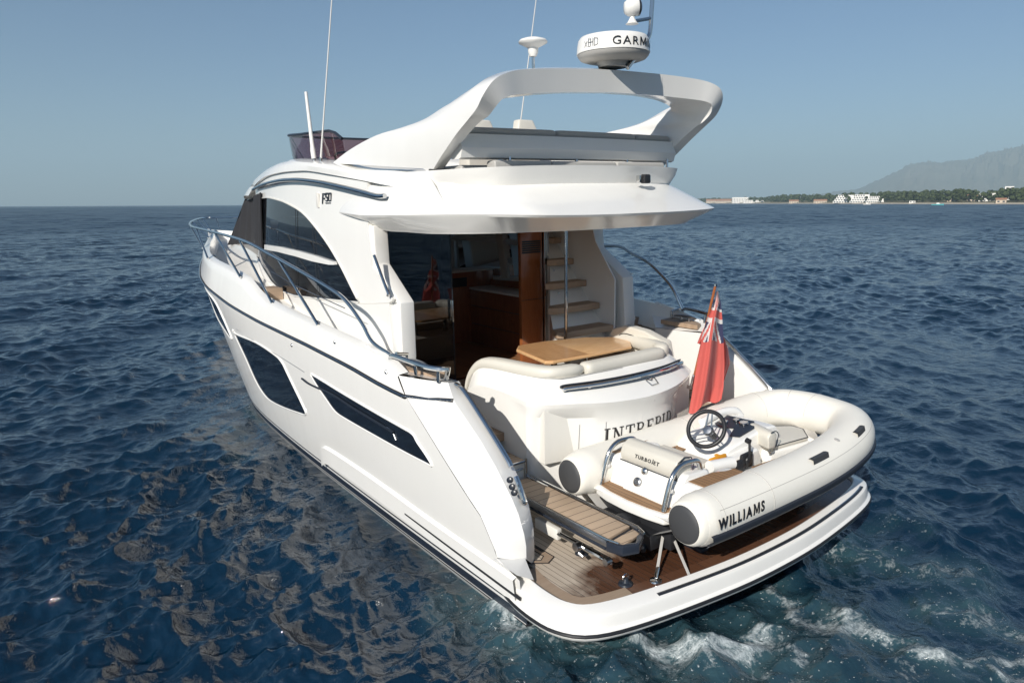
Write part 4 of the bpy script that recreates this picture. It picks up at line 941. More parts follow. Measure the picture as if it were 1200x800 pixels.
# the carved border round the port corner, and the little hinged pieces
for q in ([(-1.80, .33), (-1.62, .20), (-1.52, .25), (-1.52, .62), (-1.58, .62), (-1.58, .31), (-1.64, .27), (-1.76, .37)],):
    make('deck_border', slab(q, .456, .462), M['teakmargin'], plat, smooth=False)
    make('deck_border_line', merge(*[tube([(a[0], a[1], .4625), (b[0], b[1], .4625)], .004, 5) for a, b in zip(q, q[1:] + q[:1])]), M['black'], plat)
make('deck_hinge_slot', merge(slab([(-1.545, .36), (-1.53, .36), (-1.53, .62), (-1.545, .62)], .463, .468)), M['black'], plat)

# transom and cockpit coaming, one moulding wrapped round the seat
hp = [  # rim (x,y,z), lip out x,y,z ; wall x,y
 ((-1.02, 2.26, 1.30), (-1.07, 2.27, 1.20), (-1.07, 2.27)),
 ((-1.02, 2.22, 1.42), (-1.08, 2.22, 1.30), (-1.08, 2.22)),
 ((-1.015, 2.12, 1.58), (-1.085, 2.1, 1.42), (-1.085, 2.1)),
 ((-1.00, 1.98, 1.655), (-1.09, 1.95, 1.48), (-1.09, 1.95)),
 ((-.965, 1.72, 1.66), (-1.095, 1.68, 1.50), (-1.095, 1.68)),
 ((-.925, 1.46, 1.66), (-1.10, 1.38, 1.50), (-1.10, 1.38)),
 ((-.87, 1.25, 1.66), (-1.10, 1.14, 1.485), (-1.09, 1.16)),
 ((-.79, 1.10, 1.66), (-1.0, .985, 1.475), (-1.04, 1.09)),
 ((-.70, 1.055, 1.66), (-.82, .86, 1.475), (-.86, 1.0)),
 ((-.45, 1.035, 1.66), (-.50, .735, 1.455), (-.5, .82)),
 ((-.2, 1.02, 1.66), (-.22, .675, 1.445), (-.22, .75)),
 ((0, 1.02, 1.66), (0, .66, 1.44), (0, .735))]
def dbl(rows_):  # keep the stern corner crisp
    return rows_
R0 = [np.array(h[0]) for h in hp]; Lp = [np.array(h[1]) for h in hp]
nose = [0, 0, 0, 0, 0, 0, .15, .7, 1, 1, 1, 1]
Wl = [np.array((h[2][0], h[2][1], l[2] - .06 - .10 * k)) for h, l, k in zip(hp, Lp, nose)]
Wb = [np.array((h[2][0] + .02 * k, h[2][1] + .05 * k - .0, .44 if i > 4 else (.44 + .05 * 0))) for i, (h, k) in enumerate(zip(hp, nose))]
Li = [r + np.array((.10 * (1 - k), .10 * k + .0, -.01)) for r, k in zip(R0, [0,0,0,0,0,.1,.4,.75,1,1,1,1])]
Lc = [l + np.array((0, 0, -.05)) + np.array((0, .02 * k, 0)) for l, k in zip(Lp, nose)]
rim2 = [r * .9 + l * .1 + np.array((0, 0, .0)) for r, l in zip(R0, Lp)]
rows = []
for r in (Li, R0, rim2, [a * .06 + b * .94 for a, b in zip(R0, Lp)], Lp, [a*.5 + b*.5 for a, b in zip(Lp, Lc)], Lc, Wl, [a * .9 + b * .1 for a, b in zip(Wl, Wb)], Wb):
    rows.append(cr(r[:7], 4)[:-1] + cr(r[6:9], 4)[:-1] + cr(r[8:], 4))
Wrow = rows[-2]
co_ = make('transom', both(grid(rows)), M['gel'], YT, ang=26)
make('transom_floor', slab([(-1.0, 1.0), (-1.0, 2.2), (1.0, 2.2), (1.0, 1.0), (.5, .9), (-.5, .9)], .9, 1.42), M['gel2'], YT)
seat = make('cockpit_seat', slab([(-.98, 2.15), (-.98, 1.3), (-.75, 1.1), (.75, 1.1), (.98, 1.3), (.98, 2.15), (.5, 2.15), (.5, 1.7), (-.5, 1.7), (-.5, 2.15)], 1.42, 1.52), M['vinyl'], YT, bev=.03, seg=3)
# upholstered rolls along the rim
pth = [(-1.03, 2.27, 1.31), (-1.025, 2.25, 1.42), (-1.015, 2.17, 1.56), (-1.0, 2.04, 1.66), (-.975, 1.86, 1.69), (-.94, 1.6, 1.698), (-.895, 1.36, 1.698), (-.80, 1.16, 1.698), (-.66, 1.10, 1.698), (-.45, 1.085, 1.698)]
full_ = cr([np.array(p) + np.array((.055 if p[1] > 1.2 else .03, .045 if p[1] < 1.2 else .01, 0)) for p in pth], 4)
make('back_cushion', roll(full_, .085, .060, 14), M['vinyl'], seat, ang=60)
make('cushion_piping', tube([p + np.array((-.006 if p[1] > 1.15 else 0, -.006 if p[1] < 1.3 else 0, .002)) for p in cr(R0[1:], 5)], .006, 5), M['vinylgrey'], seat)
mid = [(x, 1.12 + .0 * x, 1.698) for x in np.linspace(-.44, .62, 22)]
make('back_cushion', roll([(p[0], 1.085 - .03 * (1 - (p[0] / .9) ** 2) + .045, p[2]) for p in seg((-.435, 0, 1.698), (.66, 0, 1.698))], .09, .062, 14), M['vinyl'], seat, ang=60)
stb = [(-p[0], p[1], p[2]) for p in full_[::-1]]
stb = [p for p in stb if p[0] > .665]
make('back_cushion', roll(stb, .085, .075, 14), M['vinyl'], seat, ang=60)
# tall end cushion on the starboard side with a piped panel
ec = [(1.0, 1.18, 1.50), (1.0, 2.12, 1.50), (1.0, 2.16, 1.62), (1.0, 2.05, 1.80), (1.0, 1.85, 1.865), (1.0, 1.55, 1.84), (1.0, 1.25, 1.76)]
make('end_cushion', prism([(.86, p[1], p[2]) for p in ec], (.14, 0, 0)), M['vinyl'], seat, bev=.035, seg=3)
make('piping', tube(cr([(.858, 1.98, 1.54), (.857, 1.96, 1.68), (.857, 1.85, 1.77), (.857, 1.55, 1.74), (.857, 1.3, 1.66)], 5), .005, 5), M['frame'], seat)
# rail across the back
rl = [np.array((x, y - .03, z)) for x, y, z in [(-.80, .985, 1.585), (-.78, .965, 1.60), (-.45, .88, 1.602), (0, .845, 1.602), (.45, .88, 1.602), (.78, .965, 1.60), (.80, .985, 1.585)]]
rail = make('transom_rail', tube(cr(rl, 5), .019, 8), M['steel'], YT)
make('rail_slot', tube(cr([p + np.array((0, .035, .018)) for p in rl], 5), .021, 6, flat=.5), M['frame'], rail)
for x in (-.55, 0, .45):
    y = .845 + .17 * x * x - .03; make('rail_post', bar((x, y, 1.60), (x, y + .045, 1.57), .015), M['steel'], rail)
# bow tie vent mark, small spotlights under the lip
V = [(-.065, .03), (-.05, -.045), (.05, -.045), (.065, .03), (.04, .045), (.015, .03), (0, .015), (-.015, .03), (-.04, .045)]
from mathutils.bvhtree import BVHTree
_tb = BASE[co_.name]; _bv = BVHTree.FromPolygons([v.co + Vector(_tb) for v in co_.data.vertices], [tuple(p.vertices) for p in co_.data.polygons])
def wallpt(x, z, lift=.0):
    h = _bv.ray_cast(Vector((x, -2, z)), Vector((0, 1, 0)))
    return (x, h[0][1] - lift, z) if h[0] is not None else wall_(x, z, lift)
def wall_(x, z, lift=.0):
    """point on the recessed transom wall"""
    ax = abs(x); y = float(np.interp(ax, [0, .22, .5, .86, 1.04], [.735, .75, .82, 1.0, 1.09])); zt = 1.285
    return (x, y + .05 * min(1, max(0, (zt - z) / .85)) - lift, z)
def lippt(x, f, lift=.004):
    ax = abs(x); a = np.array((x, float(np.interp(ax, [0, .2, .45, .7], [1.02, 1.02, 1.035, 1.055])), 1.66)); b = np.array((x, float(np.interp(ax, [0, .22, .5, .82], [.66, .675, .735, .86])), float(np.interp(ax, [0, .22, .5, .82], [1.44, 1.445, 1.455, 1.475]))))
    return a + (b - a) * f + np.array((0, -lift, -.0))
make('transom_badge', merge(*[bar(lippt(.20 + V[i][0], .62 - V[i][1] * 2.4, .01), lippt(.20 + V[(i+1) % 9][0], .62 - V[(i+1) % 9][1] * 2.4, .01), .0075, 6) for i in range(9)]), M['steel'], YT)
for x in (-.86, -.35, .12, .42, .68):
    l_ = lippt(min(max(x, -.8), .8), 1.0); make('courtesy_light', lathe([(.022, 0), (.018, .008), (.006, .012)], (x, l_[1] + .05 if x > -.8 else 1.02, l_[2] - .072), (0, -.35, -1), 12), M['steel'], YT)
for x in (-.66, -.42, .55): make('transom_joint', tube([wallpt(x, z, .001) for z in np.linspace(1.24, .5, 8)], .003, 5), M['alu'], co_)
# name across the transom in slab-serif letters
def serif(ch):
    S = []
    def b(x0, y0, x1, y1, w=.16):
        d = np.array((x1 - x0, y1 - y0)); n = np.array((-d[1], d[0])) / np.linalg.norm(d) * w / 2
        S.append([(x0 + n[0], y0 + n[1]), (x1 + n[0], y1 + n[1]), (x1 - n[0], y1 - n[1]), (x0 - n[0], y0 - n[1])])
    def sf(x, y, w=.36): b(x - w / 2, y, x + w / 2, y, .075)
    def arc(cx, cy, rx, ry, a0, a1, w0=.05, w1=.16):
        for k in range(12):
            t0, t1 = a0 + (a1 - a0) * k / 12, a0 + (a1 - a0) * (k + 1) / 12
            pr = []
            for t, sg in ((t0, 1), (t1, 1), (t1, -1), (t0, -1)):
                w = w0 + (w1 - w0) * abs(cos(t)); pr.append((cx + (rx + sg * w / 2) * cos(t), cy + (ry + sg * .04) * sin(t)))
            S.append(pr)
    if ch == 'I': b(.25, 0, .25, 1); sf(.25, .04, .44); sf(.25, .96, .44); wd = .5
    if ch == 'N': b(.2, 0, .2, 1, .09); b(.75, 0, .75, 1, .09); b(.2, .98, .75, .02, .16); sf(.2, .04, .34); sf(.14, .96, .3); sf(.75, .96, .36); wd = .95
    if ch == 'T': b(.42, 0, .42, 1); b(.04, .96, .80, .96, .08); b(.06, .96, .06, .72, .07); b(.78, .96, .78, .72, .07); sf(.42, .04, .42); wd = .84
    if ch == 'R': b(.22, 0, .22, 1); sf(.2, .04, .4); b(.05, .96, .45, .96, .08); b(.22, .50, .45, .50, .07); arc(.45, .73, .25, .23, -pi/2, pi/2); b(.42, .5, .72, .03, .14); sf(.78, .04, .24); wd = .92
    if ch == 'E': b(.22, 0, .22, 1); b(.05, .96, .72, .96, .08); b(.05, .04, .74, .04, .08); b(.22, .5, .52, .5, .07); b(.71, .96, .71, .74, .07); b(.73, .04, .73, .28, .07); b(.52, .62, .52, .38, .06); wd = .82
    if ch == 'P': b(.22, 0, .22, 1); sf(.22, .04, .42); b(.05, .96, .45, .96, .08); b(.22, .46, .45, .46, .07); arc(.45, .71, .26, .25, -pi/2, pi/2); wd = .80
    if ch == 'D': b(.22, 0, .22, 1); b(.05, .96, .42, .96, .08); b(.05, .04, .42, .04, .08); arc(.42, .5, .40, .46, -pi/2, pi/2); wd = .92
    return S, wd
def name_mesh():
    parts = []; x = 0; H = .142; Wd = .138; k = 0
    for c in 'INTREPID':
        S, wd = serif(c)
        for s_ in S:
            k += 1
            xs4 = [s_[0], s_[1], s_[2], s_[3]]
            s_ = [tuple(np.array(xs4[0]) + (np.array(xs4[1]) - np.array(xs4[0])) * t) for t in np.linspace(0, 1, 5)] + [tuple(np.array(xs4[2]) + (np.array(xs4[3]) - np.array(xs4[2])) * t) for t in np.linspace(0, 1, 5)]
            parts.append(([wallpt(-.44 + (x + a) * Wd, 1.03 + b_ * H, .0035 + .0002 * (k % 7)) for a, b_ in s_], [(i, i + 1, 8 - i, 9 - i) for i in range(4)]))
        x += wd + .12
    return merge(*parts)
make('boat_name', name_mesh(), M['letter'], YT, smooth=False, fix=False)

# steps from platform to cockpit on both sides of the transom, gates and small rails
for f in (lambda m: m, mir):
    s_ = make('boarding_step', f(merge(slab([(-1.66, 1.16), (-1.12, 1.16), (-1.10, 1.5), (-1.66, 1.5)], .455, .905))), M['gel'], YT, bev=.012)
    make('step_tread', f(slab([(-1.66, 1.14), (-1.13, 1.14), (-1.11, 1.74), (-1.66, 1.74)], .905, .935)), M['teakstep'], s_, bev=.006)
    make('step_trim', f(merge(bar((-1.64, 1.132, .925), (-1.14, 1.132, .925), .012), bar((-1.64, 1.15, .85), (-1.14, 1.15, .85), .010))), M['steel'], s_)
    make('step_riser', f(slab([(-1.66, 1.72), (-1.11, 1.72), (-1.11, 1.8), (-1.66, 1.8)], .9, 1.06)), M['gel'], s_)
make('transom_grab', tube(cr([(-1.115, 1.66, 1.02), (-1.14, 1.64, 1.04), (-1.15, 1.45, .90), (-1.14, 1.24, .74), (-1.11, 1.22, .72)], 4), .013, 8), M['steel'], YT)
make('gate_post', merge(bar((-1.09, 2.16, 1.10), (-1.09, 2.16, 1.27), .015), box(-1.13, -1.07, 2.13, 2.19, 1.25, 1.28)), M['steel'], YT)
make('gate_rod', merge(bar((-1.12, 1.13, .95), (-1.12, 1.13, .72), .012), bar((-1.13, 1.1, .78), (-1.11, .82, .76), .018)), M['steel'], YT)

# gangway
gx0, gx1 = -1.425, -1.095
def ux(p): return P(p[0], p[1], Z=.78)
gang = make('gangway', merge(slab([(gx0 + .03, 1.10), (gx1 - .03, 1.10), (gx1 - .03, -.26), (gx0 + .03, -.26)], .725, .757)), M['frame'], YT)
make('gangway_tread', slab([(gx0 + .022, 1.09), (gx1 - .022, 1.09), (gx1 - .022, -.20), (gx0 + .022, -.245)], .755, .778), M['teakgang'], gang, bev=.003)
make('gangway_end_tread', slab([(gx0 + .03, -.285), (gx1 - .03, -.24), (gx1 - .04, -.33), (gx0 + .05, -.385)], .75, .772), M['teakgang'], gang, bev=.003)
for x in (gx0, gx1):
    make('gangway_rail', merge(box(x - .012, x + .012, -.27, 1.10, .728, .785)), M['alu'], gang, bev=.006)
    make('gangway_trim', tube([(x, 1.1, .788), (x, -.26, .788), (x + (.03 if x < -1.2 else -.03), -.36, .782)], .010, 8), M['steel'], gang)
make('gangway_bumper', prism([(gx0 - .01, -.26, .69), (gx0 + .03, -.40, .69), (gx0 + .16, -.445, .69), (gx1 - .03, -.36, .69), (gx1 + .01, -.24, .69), (gx1 - .03, -.24, .69), (gx1 - .07, -.325, .69), (gx0 + .16, -.405, .69), (gx0 + .06, -.36, .69), (gx0 + .03, -.26, .69)], (0, 0, .082)), M['navy'], gang, bev=.012)
make('gangway_fairing', prism([(gx0 - .012, 1.0, .728), (gx0 - .012, -.26, .728), (gx0 - .012, -.26, .695), (gx0 - .012, 1.0, .70)], (.04, 0, 0)), M['navy'], gang, bev=.008)
make('gangway_bracket', box(gx0 + .0, gx0 + .05, .32, .62, .545, .64), M['gel2'], gang, bev=.01)
make('gangway_ram', merge(tube([(gx0 + .02, .34, .60), (gx0 + .02, -.18, .60)], .020, 8), tube([(gx0 + .02, .1, .60), (gx0 + .02, -.3, .59)], .011, 8)), M['steel'], gang)
make('ram_fitting', merge(lathe([(.0, -.03), (.035, -.025), (.035, .025), (0, .03)], (gx0 - .01, .06, .60), (1, 0, 0), 12), lathe([(.0, -.03), (.030, -.025), (.030, .025), (0, .03)], (gx0, -.27, .61), (1, 0, 0), 12), bar((gx0 - .03, .02, .57), (gx0 - .02, -.02, .55), .014)), M['alu'], gang)
def footp(x, y): return lathe([(.058, 0), (.052, .014), (.03, .022), (.018, .05)], (x, y, .456), (0, 0, 1), 16, True, True)
for (bx, by), (tx, ty, tz_) in (((-1.30, .16), (-1.36, .22, .60)), ((-1.36, -.40), (-1.20, -.60, .62)),):
    l_ = make('lashing_point', footp(bx, by), M['frame'], plat); 
    make('deck_ring', tube([(bx + .03 * cos(a), by, .51 + .03 * sin(a)) for a in np.linspace(0, 2*pi, 12)[:-1]], .007, 6, closed=True), M['steel'], l_)

# ---- stairs to the flybridge
SX_ = [(2.3, .44), (2.5, .46), (2.75, .52), (3.0, .68), (3.25, .92), (3.5, 1.10), (3.9, 1.16)]     # the flight narrows upwards to the door jamb
prof_ = [(2.62, 1.10), (2.68, 1.64), (2.92, 1.92), (3.18, 2.22), (3.44, 2.52), (3.68, 2.80), (3.9, 3.05), (4.2, 3.05), (4.2, 1.10)]
st = make('stairs', merge(grid([[(itp(y, SX_) + .02, y, z) for y, z in prof_[:7]], [(1.345, y, z) for y, z in prof_[:7]]]), grid([[(itp(y, SX_) + .02, y, z) for y, z in prof_[:7]], [(itp(y, SX_) + .02, y, 1.1) for y, z in prof_[:7]]])), M['gel2'], YT, ang=20)
for k, (yf, zt) in enumerate(((2.36, 1.50), (2.50, 1.73), (2.75, 1.985), (3.0, 2.25), (3.25, 2.515), (3.50, 2.78))):
    xa, xb = itp(yf + .02, SX_), itp(yf + .30, SX_) + .02
    tr_ = make('stair_tread', slab([(xb, yf + .30), (xa, yf + .07), (xa + .10, yf), (1.335, yf), (1.335, yf + .33)], zt - .078, zt), M['teakstep'], st, bev=.012)
    if k: make('stair_light', lathe([(.014, 0), (.012, .008), (.004, .010)], (.5 * (xa + 1.34) - .1, 2.66 + .862 * (zt - .13 - 1.64), zt - .14), (0, -1, 0), 10), M['steel'], st)
make('stair_pole', tube([(.515, 2.48, 1.66), (.515, 2.46, 1.74), (.52, 2.46, 2.6), (.525, 2.46, 3.06)], .019, 10), M['steel'], st)
make('stair_side', prism([(1.345, 2.62, 1.1), (1.345, 2.50, 1.75), (1.345, 2.50, 2.30), (1.345, 2.85, 2.75), (1.345, 2.95, 3.05), (1.345, 4.2, 3.05), (1.345, 4.2, 1.1)], (.02, 0, 0)), M['gel'], st, ang=20)

# ---- saloon: floor, jamb, sliding doors, galley, helm seats
make('saloon_floor', slab([(-1.55, 3.5), (1.55, 3.5), (1.2, 7.9), (-1.2, 7.9)], 1.03, 1.098), M['floorwood'], YT)
make('door_sill', merge(box(-1.36, 1.1, 3.44, 3.56, 1.098, 1.115)), M['steel'], YT, bev=.004)
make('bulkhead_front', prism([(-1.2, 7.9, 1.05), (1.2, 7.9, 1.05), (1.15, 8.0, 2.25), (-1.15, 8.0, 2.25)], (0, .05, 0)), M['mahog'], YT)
make('dashboard', prism([(-1.0, 7.2, 2.0), (-1.0, 8.3, 2.25), (-1.0, 8.3, 2.1), (-1.0, 7.2, 1.6)], (2.0, 0, 0)), M['frame'], YT, bev=.03)
for f in (lambda m: m, mir):
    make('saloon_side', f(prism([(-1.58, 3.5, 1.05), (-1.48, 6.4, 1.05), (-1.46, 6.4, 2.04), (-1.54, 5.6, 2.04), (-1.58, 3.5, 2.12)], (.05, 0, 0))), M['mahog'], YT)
    make('blind', f(box(-1.49, -1.44, 4.2, 6.7, 2.93, 3.06)), M['frame'], YT, bev=.02)
make('window_pillar', mir(prism([(-1.50, 6.5, 2.1), (-1.50, 6.68, 2.1), (-1.42, 6.78, 3.08), (-1.42, 6.5, 3.08)], (.06, 0, 0))), M['linen'], YT, bev=.01)
make('window_pillar', mir(prism([(-1.54, 4.95, 2.1), (-1.54, 5.1, 2.1), (-1.46, 5.2, 3.08), (-1.46, 5.02, 3.08)], (.06, 0, 0))), M['linen'], YT, bev=.01)
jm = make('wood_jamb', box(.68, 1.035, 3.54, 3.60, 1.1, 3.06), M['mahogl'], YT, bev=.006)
make('vent_grille', merge(*[box(.70, 1.0, 3.528, 3.540, 2.60 + .028 * i, 2.618 + .028 * i) for i in range(6)]), M['black'], jm)
make('panel_joint', box(.68, 1.035, 3.537, 3.540, 1.985, 1.992), M['black'], jm)
for x in (1.045, 1.075, 1.10):
    make('door_frame', box(x, x + .022, 3.50, 3.62, 1.1, 3.06), M['steel'] if x < 1.1 else M['alu'], YT, bev=.004)
make('door_frame', box(-1.37, -1.30, 3.44, 3.56, 1.1, 3.06), M['alu'], YT, bev=.006)
make('door_latch', merge(box(1.03, 1.06, 3.46, 3.50, 2.02, 2.16)), M['steel'], YT, bev=.01)
for i, (x0, x1) in enumerate(((-1.30, -.42), (-1.30, -.52), (-1.30, -.60))):
    y = 3.46 + .05 * i
    dp = make('glass_door', box(x0, x1, y, y + .012, 1.115, 3.06), M['doorglass'] if i == 0 else M['glass'], YT, smooth=False)
    make('door_edge', box(x1 - .012, x1 + .004, y - .003, y + .016, 1.115, 3.06), M['frame'], dp, smooth=False)
    if i == 0: make('door_handle', merge(box(-.475, -.435, 3.425, 3.458, 1.92, 2.12), bar((-.455, 3.415, 1.86), (-.455, 3.415, 2.12), .012)), M['steel'], dp, bev=.008)
gy = make('galley_unit', merge(box(1.10, 1.55, 4.10, 5.42, 1.1, 1.93)), M['mahog'], YT, bev=.006)
make('worktop', box(1.085, 1.55, 4.10, 5.42, 1.932, 1.965), M['white'], gy, bev=.006)
for z in (1.40, 1.68): make('drawer_line', box(1.094, 1.099, 4.14, 5.38, z, z + .008), M['black'], gy)
ct = make('tall_cabinet', box(.66, 1.55, 5.43, 5.85, 1.1, 2.20), M['mahog'], YT, bev=.006)
make('cabinet_top', box(.64, 1.56, 5.41, 5.87, 2.20, 2.225), M['linen'], ct, bev=.006)
make('cabinet_panel', box(.72, 1.05, 5.424, 5.43, 1.98, 2.12), M['black'], ct)
hs = make('saloon_helm_seat', merge(box(.55, 1.38, 6.25, 6.45, 1.75, 2.66)), M['vinyl'], YT, bev=.05, seg=3)
make('helm_seat_cushion', box(.55, 1.38, 6.45, 6.95, 1.6, 1.78), M['vinyl'], hs, bev=.05, seg=3)
make('seat_bolster', box(.48, .55, 6.2, 6.9, 1.2, 2.05), M['linen'], hs, bev=.03)
make('saloon_sofa', merge(box(-1.5, -.9, 4.3, 6.6, 1.1, 1.5), box(-1.5, -1.3, 4.3, 6.6, 1.5, 1.95)), M['vinyl'], YT, bev=.05, seg=3)
# ================================================================== gear on the arch and coaming (bolted on: parts of the yacht)
ac = P(718.5, 74, Z=4.53); R = 41.5 * float(np.linalg.norm(ac - CP)) / F_PX * .95
rd = make('radar_dome', lathe([(R * .90, .100), (R * 1.0, .106), (R * .985, .17), (R * .955, .225), (R * .90, .250), (R * .6, .262), (.01, .266)], (ac[0], ac[1], 4.50), (0, 0, 1), 48), M['white'], YT, ang=50)
make('radar_base', lathe([(R * .40, .0), (R * .45, .045), (R * .78, .056), (R * .90, .070), (R * .965, .095), (R * .985, .118)], (ac[0], ac[1], 4.49), (0, 0, 1), 40, True, False), M['vinylgrey'], rd, ang=50)
def on_drum(tm, ang0, z0, r, c):
    return lay(tm, lambda x, y: (c[0] + r * sin(ang0 + x / r), c[1] - r * cos(ang0 + x / r), z0 + y))
ang_c = atan2(CP[0] - ac[0], -(CP[1] - ac[1]))     # where the drum faces
tm = text_mesh('GARMIN', .095, 0, .0006, 1.05); k_ = (R * 1.42) / width(tm) ; tm = ([(v[0] * k_, v[1] * 1.08, 0) for v in tm[0]], tm[1])
make('radar_lettering', on_drum(tm, ang_c - .02, 4.63, R * 1.001, ac), M['letter'], rd, smooth=False, fix=False)
# small outlined model mark, left side
def frame_letters(c, ang0, z0, r):
    parts = []; x = 0
    def ln(a, b): parts.append(bar((c[0] + r * sin(ang0 + a[0] / r), c[1] - r * cos(ang0 + a[0] / r), z0 + a[1]), (c[0] + r * sin(ang0 + b[0] / r), c[1] - r * cos(ang0 + b[0] / r), z0 + b[1]), .0022, 5))
    ln((0, 0), (.035, .05)); ln((0, .05), (.035, 0))
    for dx in (.05, .075, .10): ln((dx, 0), (dx, .07))
    ln((.05, .035), (.10, .035)); ln((.05, .07), (.07, .07)); ln((.05, 0), (.07, 0))
    ln((.115, 0), (.115, .07)); ln((.115, .07), (.15, .06)); ln((.15, .06), (.15, .012)); ln((.15, .012), (.115, 0))
    return merge(*parts)
make('radar_mark', frame_letters(ac, ang_c - .86, 4.635, R * 1.0), M['alu'], rd, smooth=False)
gp = P(625, 82, Z=4.47)
gd = make('satellite_antenna', lathe([(.03, .0), (.045, .03), (.05, .075), (.09, .095), (.13, .115), (.134, .128), (.12, .145), (.06, .162), (.005, .166)], (gp[0], gp[1], 4.585), (0, 0, 1), 32), M['white'], YT, ang=50)
make('antenna_stem', bar((gp[0], gp[1], 4.42), (gp[0], gp[1], 4.59), .014), M['steel'], gd)
mb = P(736, 79, Z=4.48); my = mb[1]
mp = [P(q[0], q[1], Y=my - .02) for q in ((735, 80), (748, 62), (759, 45), (762, 36), (763.5, 15), (765, -12), (766, -60))]
mast = make('mast', tube(cr(mp, 5), .021, 10), M['steel'], YT)
q0, q1 = P(761.5, 22, Y=my - .02), P(741, 25.5, Y=my - .06)
make('mast_bracket', tube([q0, q1], .016, 8), M['steel'], mast)
sp_ = P(741, 9, Y=my - .06)
sl_ = make('searchlight', merge(lathe([(.0, -.075), (.05, -.07), (.072, -.04), (.078, 0), (.074, .05), (.06, .072)], sp_, (.80, -.5, .06), 24), lathe([(.06, -.14), (.045, -.13), (.022, -.09), (.018, -.05)], sp_, (0, 0, 1), 16)), M['white'], mast, ang=50)
make('lamp_glass', lathe([(.066, .055), (.062, .068), (.045, .08), (.005, .085)], sp_, (.80, -.5, .06), 24), M['black'], sl_)
make('lamp_rim', lathe([(.074, .048), (.072, .066), (.064, .07)], sp_, (.80, -.5, .06), 24, False, False), M['frame'], sl_)
# whip aerials and the thick mobile-phone aerial at the side of the flybridge
ant_b, ant_t = P(376, 187, X=-1.47), P(393, -60, X=-1.40)
for f in (lambda m: m, mir):
    a_ = make('whip_antenna', f(tube([ant_b, ant_b + (ant_t - ant_b) * .25, ant_t], [.014, .009, .006], 7)), M['white'], YT)
    make('antenna_mount', f(merge(bar(ant_b + np.array((0, 0, -.12)), ant_b + np.array((0, 0, .03)), .018), box(ant_b[0] - .03, ant_b[0] + .05, ant_b[1] - .03, ant_b[1] + .03, ant_b[2] - .15, ant_b[2] - .10))), M['steel'], a_)
tb_, tt_ = P(368, 186, X=-1.47), P(358.5, 108, X=-1.47)
a_ = make('thick_antenna', tube([tb_, tb_ + (tt_ - tb_) * .12, tb_ + (tt_ - tb_) * .2, tt_], [.03, .034, .026, .019], 12), M['white'], YT)
make('antenna_mount', merge(bar(tb_ + np.array((0, 0, -.12)), tb_ + np.array((0, 0, .02)), .02), bar(tb_ + np.array((.0, -.06, -.05)), tb_ + np.array((0, .06, -.07)), .02), box(tb_[0] - .03, tb_[0] + .05, tb_[1] - .04, tb_[1] + .02, tb_[2] - .15, tb_[2] - .11)), M['alu'], a_)

# ================================================================== cockpit table
TB = thing('cockpit_table', 'varnished teak folding table with pointed ends in the cockpit', 'table', (.15, 1.95, 1.10))
ol = [(-.53, 1.57), (-.40, 2.22), (-.26, 2.37), (.13, 2.36), (.60, 2.23), (.87, 2.02), (.83, 1.72), (.64, 1.51), (.15, 1.50), (-.46, 1.52)]
tt = make('tabletop', slab(ol, 1.674, 1.705), M['varnish'], TB, bev=.010)
lf = [(-.525, 1.575), (-.395, 2.215), (-.25, 2.362), (.10, 2.352), (.02, 1.507), (-.455, 1.525)]
make('table_leaf', slab([(x * .985 + .002, y * .985 + .03) for x, y in lf], 1.705, 1.7085), M['varnish2'], tt, smooth=False)
for x in (-.12, .38):
    make('table_leg', merge(bar((x, 1.92, 1.10), (x, 1.92, 1.67), .035, 14), lathe([(.10, 0), (.09, .015), (.04, .03)], (x, 1.92, 1.10), (0, 0, 1), 20)), M['steel'], TB)

# ================================================================== ensign on its staff
FS = thing('ensign_flag', 'faded red British ensign hanging limp from a varnished staff on the stern rail', 'flag', tuple(P(812, 447, Y=.80)))
f0, f1 = P(811.5, 449, Y=.80), P(838.5, 334, Y=.66)
stf = make('flagstaff', tube([f0, f1], .013, 10), M['mahogl'], FS)
make('staff_finial', lathe([(.0, -.02), (.017, -.012), (.017, .012), (0, .022)], f1, tuple(f1 - f0), 12), M['steel'], stf)
make('staff_socket', merge(tube([f0 + (f0 - f1) * .03, f0 + (f1 - f0) * .09], .022, 10), box(f0[0] - .03, f0[0] + .03, f0[1] - .02, f0[1] + .05, f0[2] - .06, f0[2] - .02)), M['steel'], stf)
Lx = [(840,341),(838,352),(829,372),(822,396),(817,425),(812,455),(807,484)]
Rx = [(841.5,341),(845,355),(846.5,375),(848,398),(849,425),(848,452),(845.5,466)]
def jack(s, t):
    """union flag in the upper part of the hanging cloth; s across, t down"""
    if t > .52: return 0
    u, v = s, t / .52
    cx, cy = .40, .56
    if abs(u - cx) < .07 or abs(v - cy) < .065: return 0
    if abs(u - cx) < .125 or abs(v - cy) < .125: return 1
    for sg in (1, -1):
        d = (u - cx) * .9 - sg * (v - cy) * .75
        if abs(d) < .045: return 0
        if abs(d) < .125: return 1
    return 2
nu, nv = 34, 84
def cloth(u, t):
    k = t * (len(Lx) - 1); 
    l = np.array([np.interp(k, range(len(Lx)), [q[i] for q in Lx]) for i in (0, 1)]); r = np.array([np.interp(k, range(len(Rx)), [q[i] for q in Rx]) for i in (0, 1)])
    q = l + (r - l) * u
    q[1] += 3 * sin(u * 9) * t
    y = .66 + .045 * sin(u * 8.5 + t * 2.0) * (.25 + t) + .02 * sin(u * 17 + 1 + t * 3) * t - .06 * t
    return P(q[0], q[1], Y=float(y))
rows = [[cloth(u, t) for u in np.linspace(0, 1, nu)] for t in np.linspace(0, 1, nv)]
